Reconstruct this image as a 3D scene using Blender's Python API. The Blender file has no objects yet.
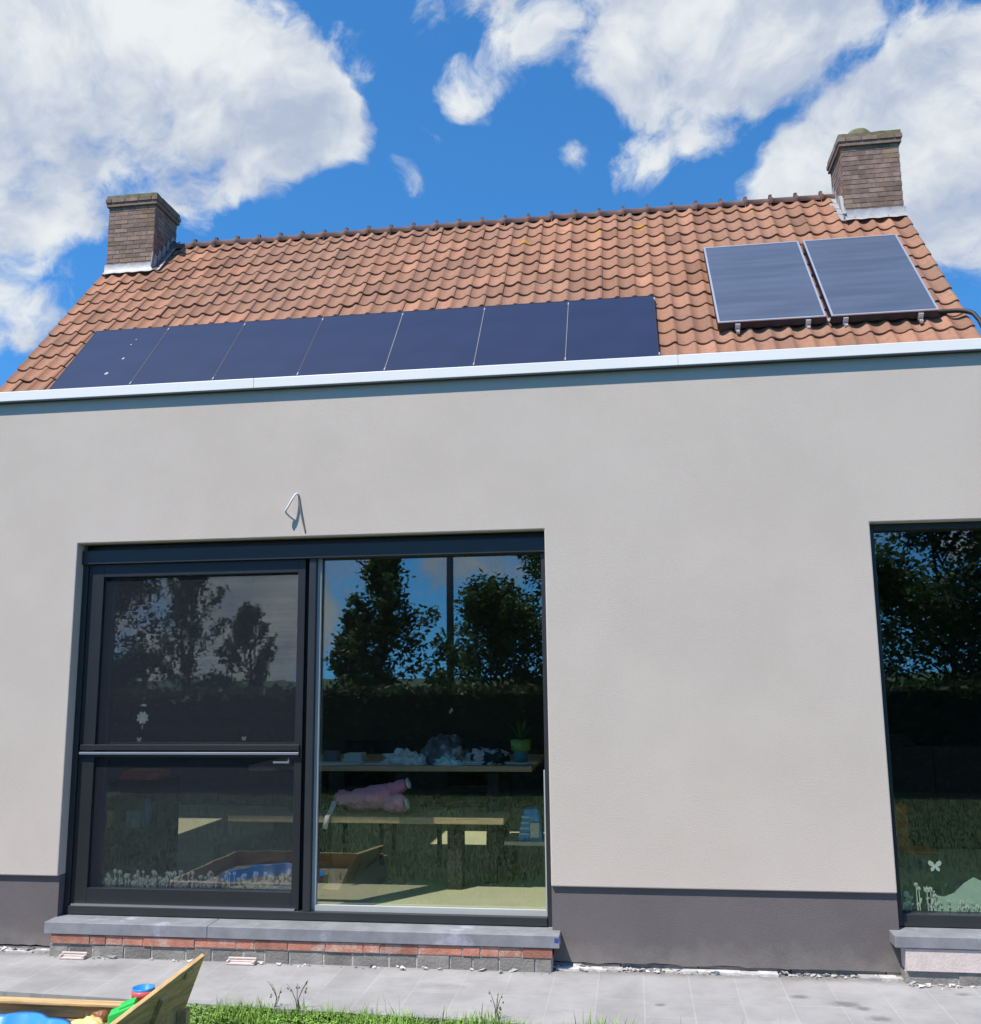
import bpy, bmesh, math, random
from mathutils import Vector, Matrix, noise as mnoise
R = math.radians
random.seed(7)
scn = bpy.context.scene
COL = scn.collection

# ------------------------------------------------------------------ camera frame
F = 970.0; YAW, PITCH, ROLL = R(8.17), R(9.45), R(-0.59)
CAM = Vector((0.0, -5.4, 1.53))
fw = Vector((-math.sin(YAW)*math.cos(PITCH), math.cos(YAW)*math.cos(PITCH), math.sin(PITCH)))
r0 = Vector((math.cos(YAW), math.sin(YAW), 0)); u0 = r0.cross(fw)
rt = r0*math.cos(ROLL) + u0*math.sin(ROLL); up = -r0*math.sin(ROLL) + u0*math.cos(ROLL)
cd = bpy.data.cameras.new('camera'); cam = bpy.data.objects.new('camera', cd); COL.objects.link(cam)
cam.matrix_world = Matrix(((rt.x, up.x, -fw.x, CAM.x), (rt.y, up.y, -fw.y, CAM.y), (rt.z, up.z, -fw.z, CAM.z), (0, 0, 0, 1)))
cd.sensor_fit = 'HORIZONTAL'; cd.sensor_width = 36; cd.lens = F/981*36; cd.clip_start = 0.05; cd.clip_end = 2000
scn.camera = cam
def skydir(u, v): return ((u-490.5)/F*rt + (512-v)/F*up + fw).normalized()

# ------------------------------------------------------------------ helpers
ORI = {}
class MB:
    def __init__(s): s.v = []; s.f = []; s.m = []; s.sm = []; s.t = []
    def add(s, vs, fs, m=0, smooth=False, t=0.5):
        b = len(s.v); s.v += [Vector(p) for p in vs]
        for f in fs: s.f.append([b+i for i in f]); s.m.append(m); s.sm.append(smooth); s.t.append(t)
        return s
    def box(s, a, b, m=0, t=0.5):
        x0, y0, z0 = [min(p, q) for p, q in zip(a, b)]; x1, y1, z1 = [max(p, q) for p, q in zip(a, b)]
        return s.add([(x0,y0,z0),(x1,y0,z0),(x1,y1,z0),(x0,y1,z0),(x0,y0,z1),(x1,y0,z1),(x1,y1,z1),(x0,y1,z1)],
                     [(0,3,2,1),(4,5,6,7),(0,1,5,4),(1,2,6,5),(2,3,7,6),(3,0,4,7)], m, False, t)
    def obox(s, c, ax, ay, az, m=0, t=0.5):
        c, ax, ay, az = Vector(c), Vector(ax), Vector(ay), Vector(az)
        P = [c+i*ax+j*ay+k*az for k in (-1, 1) for i, j in ((-1,-1),(1,-1),(1,1),(-1,1))]
        fs = [(0,3,2,1),(4,5,6,7),(0,1,5,4),(1,2,6,5),(2,3,7,6),(3,0,4,7)]
        if ax.cross(ay).dot(az) < 0: fs = [f[::-1] for f in fs]
        return s.add(P, fs, m, False, t)
    def bar(s, a, b, w, h, m=0, t=0.5, side=(0, 0, 1)):
        a, b = Vector(a), Vector(b); d = (b-a); L = d.length/2; d.normalize()
        sd = Vector(side)
        if abs(d.dot(sd)) > .95: sd = Vector((1, 0, 0))
        x = d.cross(sd).normalized(); y = x.cross(d)
        return s.obox((a+b)/2, d*L, x*w/2, y*h/2, m, t)
    def tube(s, pts, rad, n=8, m=0, t=0.5, caps=True):
        pts = [Vector(p) for p in pts]; rad = rad if isinstance(rad, (list, tuple)) else [rad]*len(pts)
        V = []; prev = None
        for i, p in enumerate(pts):
            d = (pts[min(i+1, len(pts)-1)]-pts[max(i-1, 0)]).normalized()
            x = prev - d*prev.dot(d) if prev is not None else (Vector((0,0,1)) if abs(d.z) < .9 else Vector((1,0,0))).cross(d)
            x.normalize(); prev = x; y = d.cross(x)
            V += [p + (x*math.cos(2*math.pi*k/n)+y*math.sin(2*math.pi*k/n))*rad[i] for k in range(n)]
        fs = [(i*n+k, i*n+(k+1) % n, (i+1)*n+(k+1) % n, (i+1)*n+k) for i in range(len(pts)-1) for k in range(n)]
        if caps: fs += [tuple(range(n))[::-1], tuple((len(pts)-1)*n+k for k in range(n))]
        return s.add(V, fs, m, True, t)
    def lathe(s, c, prof, n=24, m=0, t=0.5):
        c = Vector(c); V = [c+Vector((r*math.cos(2*math.pi*k/n), r*math.sin(2*math.pi*k/n), z)) for r, z in prof for k in range(n)]
        return s.add(V, [(i*n+k, i*n+(k+1) % n, (i+1)*n+(k+1) % n, (i+1)*n+k) for i in range(len(prof)-1) for k in range(n)], m, True, t)
    def prism(s, poly, y0, y1, m=0, t=0.5):          # poly of (x, z), extruded along y
        n = len(poly); A = sum(poly[i][0]*poly[(i+1) % n][1]-poly[(i+1) % n][0]*poly[i][1] for i in range(n))
        if A < 0: poly = poly[::-1]
        V = [(x, y0, z) for x, z in poly]+[(x, y1, z) for x, z in poly]
        fs = [tuple(range(n)), tuple(range(n, 2*n))[::-1]]+[(i, i+n, (i+1) % n+n, (i+1) % n) for i in range(n)]
        return s.add(V, fs, m, False, t)
    def solid(s, xs, zs, hole, y0, y1, m=0):         # plate with rectangular holes, true reveals
        def F_(i, j): return 0 <= i < len(xs)-1 and 0 <= j < len(zs)-1 and not hole((xs[i]+xs[i+1])/2, (zs[j]+zs[j+1])/2)
        for i in range(len(xs)-1):
            for j in range(len(zs)-1):
                if not F_(i, j): continue
                a, b, c, d = xs[i], xs[i+1], zs[j], zs[j+1]
                s.add([(a,y0,c),(b,y0,c),(b,y0,d),(a,y0,d)], [(0,1,2,3)], m)
                s.add([(a,y1,c),(b,y1,c),(b,y1,d),(a,y1,d)], [(3,2,1,0)], m)
                if not F_(i-1, j): s.add([(a,y0,c),(a,y1,c),(a,y1,d),(a,y0,d)], [(3,2,1,0)], m)
                if not F_(i+1, j): s.add([(b,y0,c),(b,y1,c),(b,y1,d),(b,y0,d)], [(0,1,2,3)], m)
                if not F_(i, j-1): s.add([(a,y0,c),(b,y0,c),(b,y1,c),(a,y1,c)], [(3,2,1,0)], m)
                if not F_(i, j+1): s.add([(a,y0,d),(b,y0,d),(b,y1,d),(a,y1,d)], [(0,1,2,3)], m)
        return s
    def build(s, name, mats, parent=None, origin=None, bevel=0, merge=False, tint=False):
        o0 = ORI[parent.name] if parent else (Vector(origin) if origin else Vector((0, 0, 0)))
        me = bpy.data.meshes.new(name); me.from_pydata([p-o0 for p in s.v], [], s.f)
        mats = mats if isinstance(mats, (list, tuple)) else [mats]
        for k in mats: me.materials.append(k)
        me.polygons.foreach_set('material_index', s.m); me.polygons.foreach_set('use_smooth', s.sm)
        if tint:
            at = me.attributes.new('tint', 'FLOAT', 'FACE'); at.data.foreach_set('value', s.t)
        me.update()
        if merge:
            bm = bmesh.new(); bm.from_mesh(me); bmesh.ops.remove_doubles(bm, verts=bm.verts, dist=1e-5); bm.to_mesh(me); bm.free()
        o = bpy.data.objects.new(name, me); COL.objects.link(o); o.parent = parent
        if not parent: o.location = o0
        ORI[o.name] = o0
        if bevel:
            b = o.modifiers.new('bevel', 'BEVEL'); b.width = bevel; b.segments = 2; b.limit_method = 'ANGLE'; b.angle_limit = R(40)
        return o
def tag(o, label=None, cat=None, group=None, kind=None):
    if label: o['label'] = label
    if cat: o['category'] = cat
    if group: o['group'] = group
    if kind: o['kind'] = kind
    return o
def thing(name, loc, label, cat, group=None):
    o = bpy.data.objects.new(name, None); COL.objects.link(o); o.location = loc; o.empty_display_size = .2
    ORI[o.name] = Vector(loc); return tag(o, label, cat, group)

# ------------------------------------------------------------------ materials
class NT:
    def __init__(s, mat): s.t = mat.node_tree; s.n = s.t.nodes; s.l = s.t.links
    def new(s, typ, **kw):
        n = s.n.new(typ)
        for k, v in kw.items():
            if k == 'inp':
                for a, b in v.items(): n.inputs[a].default_value = b
            else: setattr(n, k, v)
        return n
    def link(s, a, b): s.l.new(a, b)
    def math(s, op, a, b=None, c=None, clamp=False):
        n = s.n.new('ShaderNodeMath'); n.operation = op; n.use_clamp = clamp
        for i, x in enumerate((a, b, c)):
            if x is None: continue
            if isinstance(x, (int, float)): n.inputs[i].default_value = x
            else: s.l.new(x, n.inputs[i])
        return n.outputs[0]
    def mix(s, fac, a, b, mode='MIX'):
        n = s.n.new('ShaderNodeMix'); n.data_type = 'RGBA'; n.blend_type = mode
        for sock, x in ((n.inputs[0], fac), (n.inputs[6], a), (n.inputs[7], b)):
            if isinstance(x, (int, float)): sock.default_value = x
            elif isinstance(x, tuple): sock.default_value = (*x[:3], 1)
            else: s.l.new(x, sock)
        return n.outputs[2]
    def noise(s, scale, detail=3, rough=.5, vec=None, dist=0):
        n = s.new('ShaderNodeTexNoise', inp={'Scale': scale, 'Detail': detail, 'Roughness': rough, 'Distortion': dist})
        if vec is not None: s.l.new(vec, n.inputs['Vector'])
        return n.outputs['Fac']
    def ramp(s, x, a, b, lo=0., hi=1.):
        n = s.new('ShaderNodeMapRange', interpolation_type='SMOOTHSTEP', inp={1: a, 2: b, 3: lo, 4: hi}); s.l.new(x, n.inputs[0]); return n.outputs[0]
def newmat(name):
    m = bpy.data.materials.new(name); m.use_nodes = True; nt = NT(m); return m, nt, nt.n['Principled BSDF']
def M(name, col, rough=.6, metal=0., var=.12, vs=4., bump=0., bs=80., coat=0., tint=0., spec=.5, sheen=0., stretch=None, col2=None, c2=(0.5, 0.7), c2s=3.):
    m, nt, p = newmat(name)
    tc = nt.new('ShaderNodeTexCoord'); vec = tc.outputs['Object']
    if stretch:
        mp = nt.new('ShaderNodeMapping'); mp.inputs['Scale'].default_value = stretch; nt.link(vec, mp.inputs[0]); vec = mp.outputs[0]
    n = nt.noise(vs, 5, .6, vec)
    f = nt.ramp(n, .25, .75, 1-var, 1+var)
    c = nt.mix(1.0, col, f, 'MULTIPLY')
    if col2:
        c = nt.mix(nt.ramp(nt.noise(c2s, 6, .65, vec), *c2), c, col2)
    if tint:
        a = nt.new('ShaderNodeAttribute', attribute_name='tint'); c = nt.mix(1.0, c, nt.ramp(a.outputs['Fac'], 0, 1, 1-tint, 1+tint), 'MULTIPLY')
    nt.link(c, p.inputs['Base Color'])
    p.inputs['Roughness'].default_value = rough; p.inputs['Metallic'].default_value = metal
    p.inputs['Specular IOR Level'].default_value = spec
    p.inputs['Coat Weight'].default_value = coat; p.inputs['Coat Roughness'].default_value = .05
    if sheen: p.inputs['Sheen Weight'].default_value = sheen
    if bump:
        b = nt.new('ShaderNodeBump', inp={'Strength': bump, 'Distance': .01}); nt.link(nt.noise(bs, 4, .6, vec), b.inputs['Height']); nt.link(b.outputs[0], p.inputs['Normal'])
    return m
m_plaster = M('plaster', (.58, .512, .445), .95, var=.04, vs=2.2, bump=.42, bs=240, spec=.2, col2=(.585, .522, .46), c2=(.45, .75), c2s=.9)
m_plinth = M('plinth_paint', (.142, .127, .126), .85, var=.08, vs=2.5, bump=.35, bs=240, spec=.25)
nt = NT(m_plinth); p = nt.n['Principled BSDF']; l0 = p.inputs['Base Color'].links[0].from_socket
geo = nt.new('ShaderNodeNewGeometry'); sx = nt.new('ShaderNodeSeparateXYZ'); nt.link(geo.outputs['Position'], sx.inputs[0])
d_ = nt.math('ADD', nt.ramp(sx.outputs[2], .22, .03), nt.math('MULTIPLY', nt.math('SUBTRACT', nt.noise(11, 6, .7, geo.outputs['Position']), .62), 2.4), clamp=True)
nt.link(nt.mix(nt.math('MULTIPLY', d_, .55), l0, (.24, .22, .20)), p.inputs['Base Color'])
m_alu = M('coping_aluminium', (.80, .80, .77), .45, var=.04, vs=.7, spec=.5)
m_alu_dark = M('drip_edge', (.03, .035, .04), .5)
m_bitumen = M('roof_felt', (.05, .05, .055), .9, bump=.3)
m_frame = M('anthracite_frame', (.028, .031, .034), .38, var=.08, vs=6, spec=.5, bump=.05, bs=400)
m_screenfr = M('screen_frame', (.018, .020, .023), .42, var=.08, vs=6)
m_silver = M('brushed_aluminium', (.55, .57, .62), .3, metal=.8, var=.05)
m_bead = M('glazing_bead', (.40, .42, .40), .6, var=.05)
m_stone = M('bluestone', (.215, .225, .24), .55, var=.18, vs=9, bump=.15, bs=120, col2=(.36, .37, .43), c2=(.56, .7), c2s=5.)
m_redbrick = M('red_brick', (.40, .17, .115), .85, var=.18, vs=14, bump=.5, bs=90, tint=.25, col2=(.46, .34, .28), c2=(.50, .66), c2s=6)
m_block = M('concrete_block', (.215, .205, .185), .92, var=.2, vs=10, bump=.6, bs=70, tint=.15, col2=(.30, .29, .27), c2=(.55, .75), c2s=6)
m_beige = M('beige_brick', (.58, .50, .46), .85, var=.1, vs=12, bump=.3, bs=90, tint=.08)
m_mortar = M('mortar', (.42, .40, .37), .95, var=.15, vs=20, bump=.5, bs=90)
m_chim = M('chimney_brick', (.225, .152, .118), .9, var=.28, vs=10, bump=.5, bs=60, tint=.26, col2=(.24, .165, .085), c2=(.5, .75), c2s=2.2)
m_moss = M('mossy_cap', (.15, .145, .075), .95, var=.35, vs=12, bump=.6, bs=50, col2=(.19, .17, .12), c2=(.45, .7), c2s=5)
m_cmortar = M('chimney_mortar', (.205, .15, .12), .95, var=.2, vs=20)
m_lead = M('lead_flashing', (.33, .335, .34), .5, var=.15, vs=12, bump=.3, bs=30)
m_ridge = M('ridge_tile', (.14, .08, .065), .85, var=.3, vs=6, bump=.3, bs=60)
m_darkwood = M('verge_board', (.05, .045, .045), .8)
m_hbrick = M('house_brick', (.22, .12, .085), .9, var=.2, vs=12, bump=.3)
m_pvframe = M('pv_frame', (.018, .022, .040), .4, var=.03)
m_clamp = M('clamp_aluminium', (.62, .62, .64), .35, metal=.7, var=.05)
m_pipe = M('black_pipe', (.012, .012, .014), .6)
m_cable = M('white_cable', (.62, .62, .60), .5, var=.05)
m_greyline = M('line_grey', (.16, .16, .16), .6, var=.05)
m_pine = M('pine_board', (.55, .37, .17), .7, var=.3, vs=3, stretch=(2, 26, 26), bump=.2, bs=20, col2=(.36, .25, .13), c2=(.5, .75), c2s=2)
m_lidwood = M('lid_board', (.60, .41, .18), .75, var=.3, vs=3, stretch=(26, 2, 14), bump=.2, bs=20, col2=(.38, .27, .15), c2=(.5, .75), c2s=2)
m_bluepl = M('blue_plastic', (.035, .24, .66), .3, var=.05)
m_greenpl = M('green_plastic', (.03, .52, .10), .35, var=.05)
m_redpl = M('red_plastic', (.62, .10, .09), .35, var=.05)
m_greypl = M('grey_plastic', (.30, .31, .33), .4)
m_yellowpl = M('yellow_plastic', (.72, .55, .22), .4)
m_brownpl = M('brown_plastic', (.22, .08, .03), .5)
m_soil = M('soil', (.06, .05, .035), .95)
m_bark = M('bark', (.07, .055, .04), .95, var=.3, vs=12, bump=.5, bs=40)
m_galv = M('galvanised_pole', (.20, .21, .23), .55, metal=.3)
m_room = M('room_wall', (.55, .53, .50), .9)
m_ceil = M('room_ceiling', (.75, .75, .74), .9)
m_floor = M('floor_tile', (.50, .49, .36), .55, var=.08, vs=2)
m_oak = M('oak_table', (.40, .29, .18), .5, var=.18, vs=4, stretch=(2, 20, 20))
m_benchw = M('bench_wood', (.46, .35, .20), .55, var=.18, vs=4, stretch=(2, 20, 20))
m_blackfurn = M('black_furniture', (.012, .012, .016), .6)
m_pink = M('pink_fabric', (.95, .33, .45), .9, var=.12, vs=14, bump=.4, bs=40, sheen=.3)
m_white = M('white_fabric', (.66, .68, .66), .85, var=.1, vs=20)
m_jacket = M('dark_jacket', (.13, .135, .16), .8, var=.5, vs=9, bump=.5, bs=25, col2=(.50, .52, .56), c2=(.54, .62), c2s=7)
m_knit = M('pale_knit', (.60, .64, .64), .9, var=.3, vs=16, bump=.5, bs=30)
m_aqua = M('aqua_cloth', (.42, .68, .70), .9, var=.2, vs=16, bump=.4, bs=30)
m_check = M('patterned_cloth', (.60, .63, .65), .9, var=.3, vs=14, col2=(.03, .03, .04), c2=(.48, .54), c2s=9)
m_paper = M('paper', (.60, .62, .58), .85, var=.06)
m_greycl = M('grey_felt', (.16, .18, .19), .9)
m_pot1 = M('pot_green', (.20, .34, .08), .5); m_pot2 = M('pot_teal', (.07, .26, .31), .5)
m_leafin = M('house_plant_leaf', (.06, .15, .03), .5)
m_carton = M('blue_carton', (.05, .30, .72), .5, var=.05); m_lightblue = M('light_blue_print', (.35, .65, .85), .5)
m_navy = M('navy_plastic', (.03, .06, .30), .5)
m_orange = M('orange_plastic', (.50, .14, .03), .5); m_redbox = M('red_card', (.80, .16, .05), .5, col2=(.6, .35, .08), c2=(.5, .6), c2s=9)
m_yel = M('yellow_card', (.80, .68, .16), .6); m_teal = M('teal_card', (.30, .62, .68), .6)
m_ply = M('plywood', (.34, .28, .20), .6, var=.12, stretch=(3, 20, 20))
m_mint = M('mint_film', (.34, .46, .38), .6, var=.1, vs=12)
m_frost = M('frosted_film', (.50, .55, .54), .7, var=.1, vs=30)

# tile: strong per-tile tint + lichen
m_tile, nt, p = newmat('clay_tile')
tc = nt.new('ShaderNodeTexCoord'); ob = tc.outputs['Object']
at = nt.new('ShaderNodeAttribute', attribute_name='tint')
c = nt.mix(at.outputs['Fac'], (.185, .088, .052), (.42, .205, .120))
c = nt.mix(nt.ramp(nt.noise(.55, 3, .5, ob), .35, .7, 0, .5), c, (.23, .14, .10))
c = nt.mix(nt.ramp(nt.noise(20, 6, .72, ob), .45, .72, 0, .5), c, (.15, .085, .058))
c = nt.mix(nt.ramp(nt.noise(3.2, 6, .7, ob), .56, .72, 0, .5), c, (.15, .105, .065))
c = nt.mix(nt.ramp(nt.noise(48, 4, .65, ob), .62, .70, 0, .6), c, (.42, .35, .28))
for q, rr in (((-1.34, .86), .10), ((-.29, .63), .09), ((.31, .60), .10), ((1.9, .35), .06)):
    P = Vector((q[0], 8.3-q[1]*math.cos(R(48.5)), 8.29-q[1]*math.sin(R(48.5))))
    ds = nt.new('ShaderNodeVectorMath', operation='DISTANCE'); geo = nt.new('ShaderNodeNewGeometry')
    nt.link(geo.outputs['Position'], ds.inputs[0]); ds.inputs[1].default_value = P
    k = nt.math('ADD', nt.math('MULTIPLY', nt.math('SUBTRACT', 1.0, nt.math('DIVIDE', ds.outputs['Value'], rr)), 1.0), nt.math('MULTIPLY', nt.math('SUBTRACT', nt.noise(40, 4, .6, ob), .5), 2.2))
    c = nt.mix(nt.ramp(k, .1, .5, 0, .75), c, (.42, .21, .015))
nt.link(c, p.inputs['Base Color']); p.inputs['Roughness'].default_value = .8; p.inputs['Specular IOR Level'].default_value = .3
bp = nt.new('ShaderNodeBump', inp={'Strength': .4, 'Distance': .01}); nt.link(nt.noise(45, 5, .65, ob), bp.inputs['Height']); nt.link(bp.outputs[0], p.inputs['Normal'])

# photovoltaic glass, collector glass
def glassy(name, col, rough, coat, cloud_streak=None):
    m, nt, p = newmat(name); tc = nt.new('ShaderNodeTexCoord'); mp = nt.new('ShaderNodeMapping'); nt.link(tc.outputs['Object'], mp.inputs[0])
    c = nt.mix(1., col, nt.ramp(nt.noise(2, 3, .5, mp.outputs[0]), .3, .7, .92, 1.08), 'MULTIPLY')
    if cloud_streak:
        mp.inputs['Scale'].default_value = (.5, 5, 5); c = nt.mix(nt.ramp(nt.noise(1.6, 4, .6, mp.outputs[0]), .35, .75), c, cloud_streak)
    nt.link(c, p.inputs['Base Color']); p.inputs['Roughness'].default_value = rough; p.inputs['Coat Weight'].default_value = coat; p.inputs['Coat Roughness'].default_value = .08
    return m
m_pv = glassy('pv_glass', (.021, .026, .056), .28, .15)
m_coll = glassy('collector_glass', (.065, .082, .118), .4, .4, (.085, .105, .145))  # paler streaks in the colour imitate clouds mirrored in the glass

# window glass: clear pane with mirror reflection
def pane_mat(name, refl, tintc, wave=0.):
    m, nt, p = newmat(name); nt.n.remove(p)
    tr = nt.new('ShaderNodeBsdfTransparent'); tr.inputs[0].default_value = (*tintc, 1)
    gl = nt.new('ShaderNodeBsdfGlossy'); gl.inputs['Roughness'].default_value = 0.0; gl.inputs['Color'].default_value = (.86, .93, .95, 1)
    ge = nt.new('ShaderNodeNewGeometry'); dp_ = nt.new('ShaderNodeVectorMath', operation='DOT_PRODUCT')
    nt.link(ge.outputs['Normal'], dp_.inputs[0]); nt.link(ge.outputs['Incoming'], dp_.inputs[1])
    sch = nt.math('POWER', nt.math('SUBTRACT', 1.0, nt.math('ABSOLUTE', dp_.outputs['Value']), clamp=True), 5.0)
    fac = nt.math('MULTIPLY_ADD', sch, .9, refl, clamp=True)
    mx = nt.new('ShaderNodeMixShader'); nt.link(fac, mx.inputs[0]); nt.link(tr.outputs[0], mx.inputs[1]); nt.link(gl.outputs[0], mx.inputs[2])
    nt.link(mx.outputs[0], nt.n['Material Output'].inputs['Surface'])
    tc = nt.new('ShaderNodeTexCoord'); mp = nt.new('ShaderNodeMapping'); nt.link(tc.outputs['Object'], mp.inputs[0])
    mp.inputs['Scale'].default_value = (.7, 1, 3.0) if wave else (.5, 1, .5)
    b = nt.new('ShaderNodeBump', inp={'Strength': 1.0, 'Distance': wave if wave else .0006}); nt.link(nt.noise(5 if wave else 1.2, 2, .5, mp.outputs[0]), b.inputs['Height'])
    nt.link(b.outputs[0], gl.inputs['Normal'])
    return m
m_pane = pane_mat('clear_pane', .125, (.965, .985, .94))
m_panew = pane_mat('screened_pane', .185, (.97, .98, .97), .00016)
# insect screen cloth
m_mesh, nt, p = newmat('insect_mesh')
tr = nt.new('ShaderNodeBsdfTransparent'); p.inputs['Base Color'].default_value = (.045, .052, .066, 1); p.inputs['Specular IOR Level'].default_value = 0.0; p.inputs['Roughness'].default_value = .9
mx = nt.new('ShaderNodeMixShader'); mx.inputs[0].default_value = .38
tc = nt.new('ShaderNodeTexCoord'); mp = nt.new('ShaderNodeMapping'); mp.inputs['Scale'].default_value = (.3, 1, 60); nt.link(tc.outputs['Object'], mp.inputs[0])
nt.link(nt.ramp(nt.noise(1.0, 2, .5, mp.outputs[0]), .3, .7, .16, .19), mx.inputs[0])
nt.link(tr.outputs[0], mx.inputs[1]); nt.link(p.outputs[0], mx.inputs[2]); nt.link(mx.outputs[0], nt.n['Material Output'].inputs['Surface'])

# paving
m_pave, nt, p = newmat('grey_paving'); tc = nt.new('ShaderNodeTexCoord'); ob = tc.outputs['Object']
mp = nt.new('ShaderNodeMapping'); mp.inputs['Rotation'].default_value = (0, 0, math.pi/2); nt.link(ob, mp.inputs[0])
br = nt.new('ShaderNodeTexBrick', offset=.5, inp={'Scale': 1., 'Mortar Size': .004, 'Mortar Smooth': .2, 'Bias': 0., 'Brick Width': .45, 'Row Height': .225,
   'Color1': (.28, .276, .274, 1), 'Color2': (.31, .305, .30, 1), 'Mortar': (.335, .33, .32, 1)})
nt.link(mp.outputs[0], br.inputs['Vector'])
c = nt.mix(1., br.outputs['Color'], nt.ramp(nt.noise(3.5, 6, .65, ob), .3, .7, .86, 1.13), 'MULTIPLY')
c = nt.mix(nt.ramp(nt.noise(1.3, 5, .6, ob), .5, .75, 0, .5), c, (.38, .385, .385))
geo = nt.new('ShaderNodeNewGeometry')
for (x, y, rx, ry) in ((.731, -.321, .055, .04), (.921, -.40, .075, .05), (.99, -.46, .06, .04), (1.03, -.585, .06, .05), (.07, -.509, .03, .025), (-2.9, -.25, .25, .1), (-1.0, -.35, .2, .06), (1.5, -.2, .05, .03)):
    sb = nt.new('ShaderNodeVectorMath', operation='SUBTRACT'); nt.link(geo.outputs['Position'], sb.inputs[0]); sb.inputs[1].default_value = (x, y, 0)
    dv = nt.new('ShaderNodeVectorMath', operation='DIVIDE'); nt.link(sb.outputs[0], dv.inputs[0]); dv.inputs[1].default_value = (rx, ry, 1)
    ln = nt.new('ShaderNodeVectorMath', operation='LENGTH'); nt.link(dv.outputs[0], ln.inputs[0])
    k = nt.math('ADD', nt.math('SUBTRACT', 1., ln.outputs['Value']), nt.math('MULTIPLY', nt.math('SUBTRACT', nt.noise(18, 4, .6, ob), .5), 1.6))
    c = nt.mix(nt.ramp(k, -.15, .8, 0, .7 if rx < .1 else .3), c, (.11, .11, .11))
sx = nt.new('ShaderNodeSeparateXYZ'); nt.link(geo.outputs['Position'], sx.inputs[0])
dirt = nt.math('ADD', nt.ramp(sx.outputs[1], -.13, -.01), nt.math('MULTIPLY', nt.math('SUBTRACT', nt.noise(14, 5, .65, ob), .6), 2.2), clamp=True)
c = nt.mix(nt.math('MULTIPLY', dirt, .75), c, (.15, .135, .12))
c = nt.mix(nt.ramp(nt.noise(9, 6, .7, ob), .60, .72, 0, .35), c, (.19, .185, .175))
nt.link(c, p.inputs['Base Color']); p.inputs['Roughness'].default_value = .85; p.inputs['Specular IOR Level'].default_value = .3
bp = nt.new('ShaderNodeBump', inp={'Strength': .35, 'Distance': .004}); nt.link(nt.mix(.5, br.outputs['Fac'], nt.noise(60, 4, .6, ob)), bp.inputs['Height']); bp.invert = False; nt.link(bp.outputs[0], p.inputs['Normal'])

m_lawn = M('lawn_turf', (.036, .068, .014), .95, var=.35, vs=2.5, bump=.8, bs=60, col2=(.045, .068, .018), c2=(.5, .75), c2s=1.2)  # darkened in place of tree and hedge shade
m_grass = M('grass_blade', (.15, .27, .045), .6, var=.2, vs=5, tint=.55, spec=.3)
m_turf_shade = M('turf_blade_shade', (.040, .080, .016), .7, var=.2, vs=3, tint=.25, spec=.2)  # far blades: shade of trees and hedge put into a darker green
m_dry = M('dry_stalk', (.16, .15, .09), .8)
m_rubble = M('mortar_crumbs', (.46, .45, .43), .95, var=.25, vs=30, tint=.3)
def leafmat(name, c):
    m = M(name, c, .55, var=.25, vs=1.5, tint=.55, spec=.3); nt = NT(m); p = nt.n['Principled BSDF']
    t = nt.new('ShaderNodeBsdfTranslucent'); nt.link(p.inputs['Base Color'].links[0].from_socket, t.inputs['Color'])
    mx = nt.new('ShaderNodeMixShader'); mx.inputs[0].default_value = .45; nt.link(p.outputs[0], mx.inputs[1]); nt.link(t.outputs[0], mx.inputs[2]); nt.link(mx.outputs[0], nt.n['Material Output'].inputs['Surface'])
    return m
m_leafA = leafmat('leaf_dark', (.075, .13, .045)); m_leafB = leafmat('leaf_mid', (.085, .155, .048)); m_leafC = leafmat('leaf_birch', (.085, .14, .045))
m_hedge = leafmat('hedge_leaf', (.035, .065, .02))

# ------------------------------------------------------------------ sky, sun
EL = R(59.5); AZ = R(38)
sun = Vector((-math.sin(AZ)*math.cos(EL), -math.cos(AZ)*math.cos(EL), math.sin(EL)))
w = bpy.data.worlds.new('World'); scn.world = w; w.use_nodes = True
nt = NT(w); nt.n.clear()
sky = nt.new('ShaderNodeTexSky', sky_type='NISHITA', sun_disc=False); sky.sun_elevation = EL; sky.sun_rotation = math.atan2(sun.x, sun.y)
tc = nt.new('ShaderNodeTexCoord'); D = tc.outputs['Generated']
lift = nt.new('ShaderNodeVectorMath', operation='ADD'); nt.link(D, lift.inputs[0]); lift.inputs[1].default_value = (0, 0, .14)
lifn = nt.new('ShaderNodeVectorMath', operation='NORMALIZE'); nt.link(lift.outputs[0], lifn.inputs[0]); nt.link(lifn.outputs[0], sky.inputs['Vector'])
sky.altitude = 100; sky.air_density = 1.0; sky.dust_density = 0.0; sky.ozone_density = 2.0
wn = nt.new('ShaderNodeTexNoise', inp={'Scale': 5., 'Detail': 4., 'Roughness': .55}); nt.link(D, wn.inputs['Vector'])
wsub = nt.new('ShaderNodeVectorMath', operation='SUBTRACT'); nt.link(wn.outputs['Color'], wsub.inputs[0]); wsub.inputs[1].default_value = (.5, .5, .5)
wsc = nt.new('ShaderNodeVectorMath', operation='MULTIPLY_ADD'); nt.link(wsub.outputs[0], wsc.inputs[0]); wsc.inputs[1].default_value = (.13, .13, .13); nt.link(D, wsc.inputs[2])
wno = nt.new('ShaderNodeVectorMath', operation='NORMALIZE'); nt.link(wsc.outputs[0], wno.inputs[0]); DW = wno.outputs[0]
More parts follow.
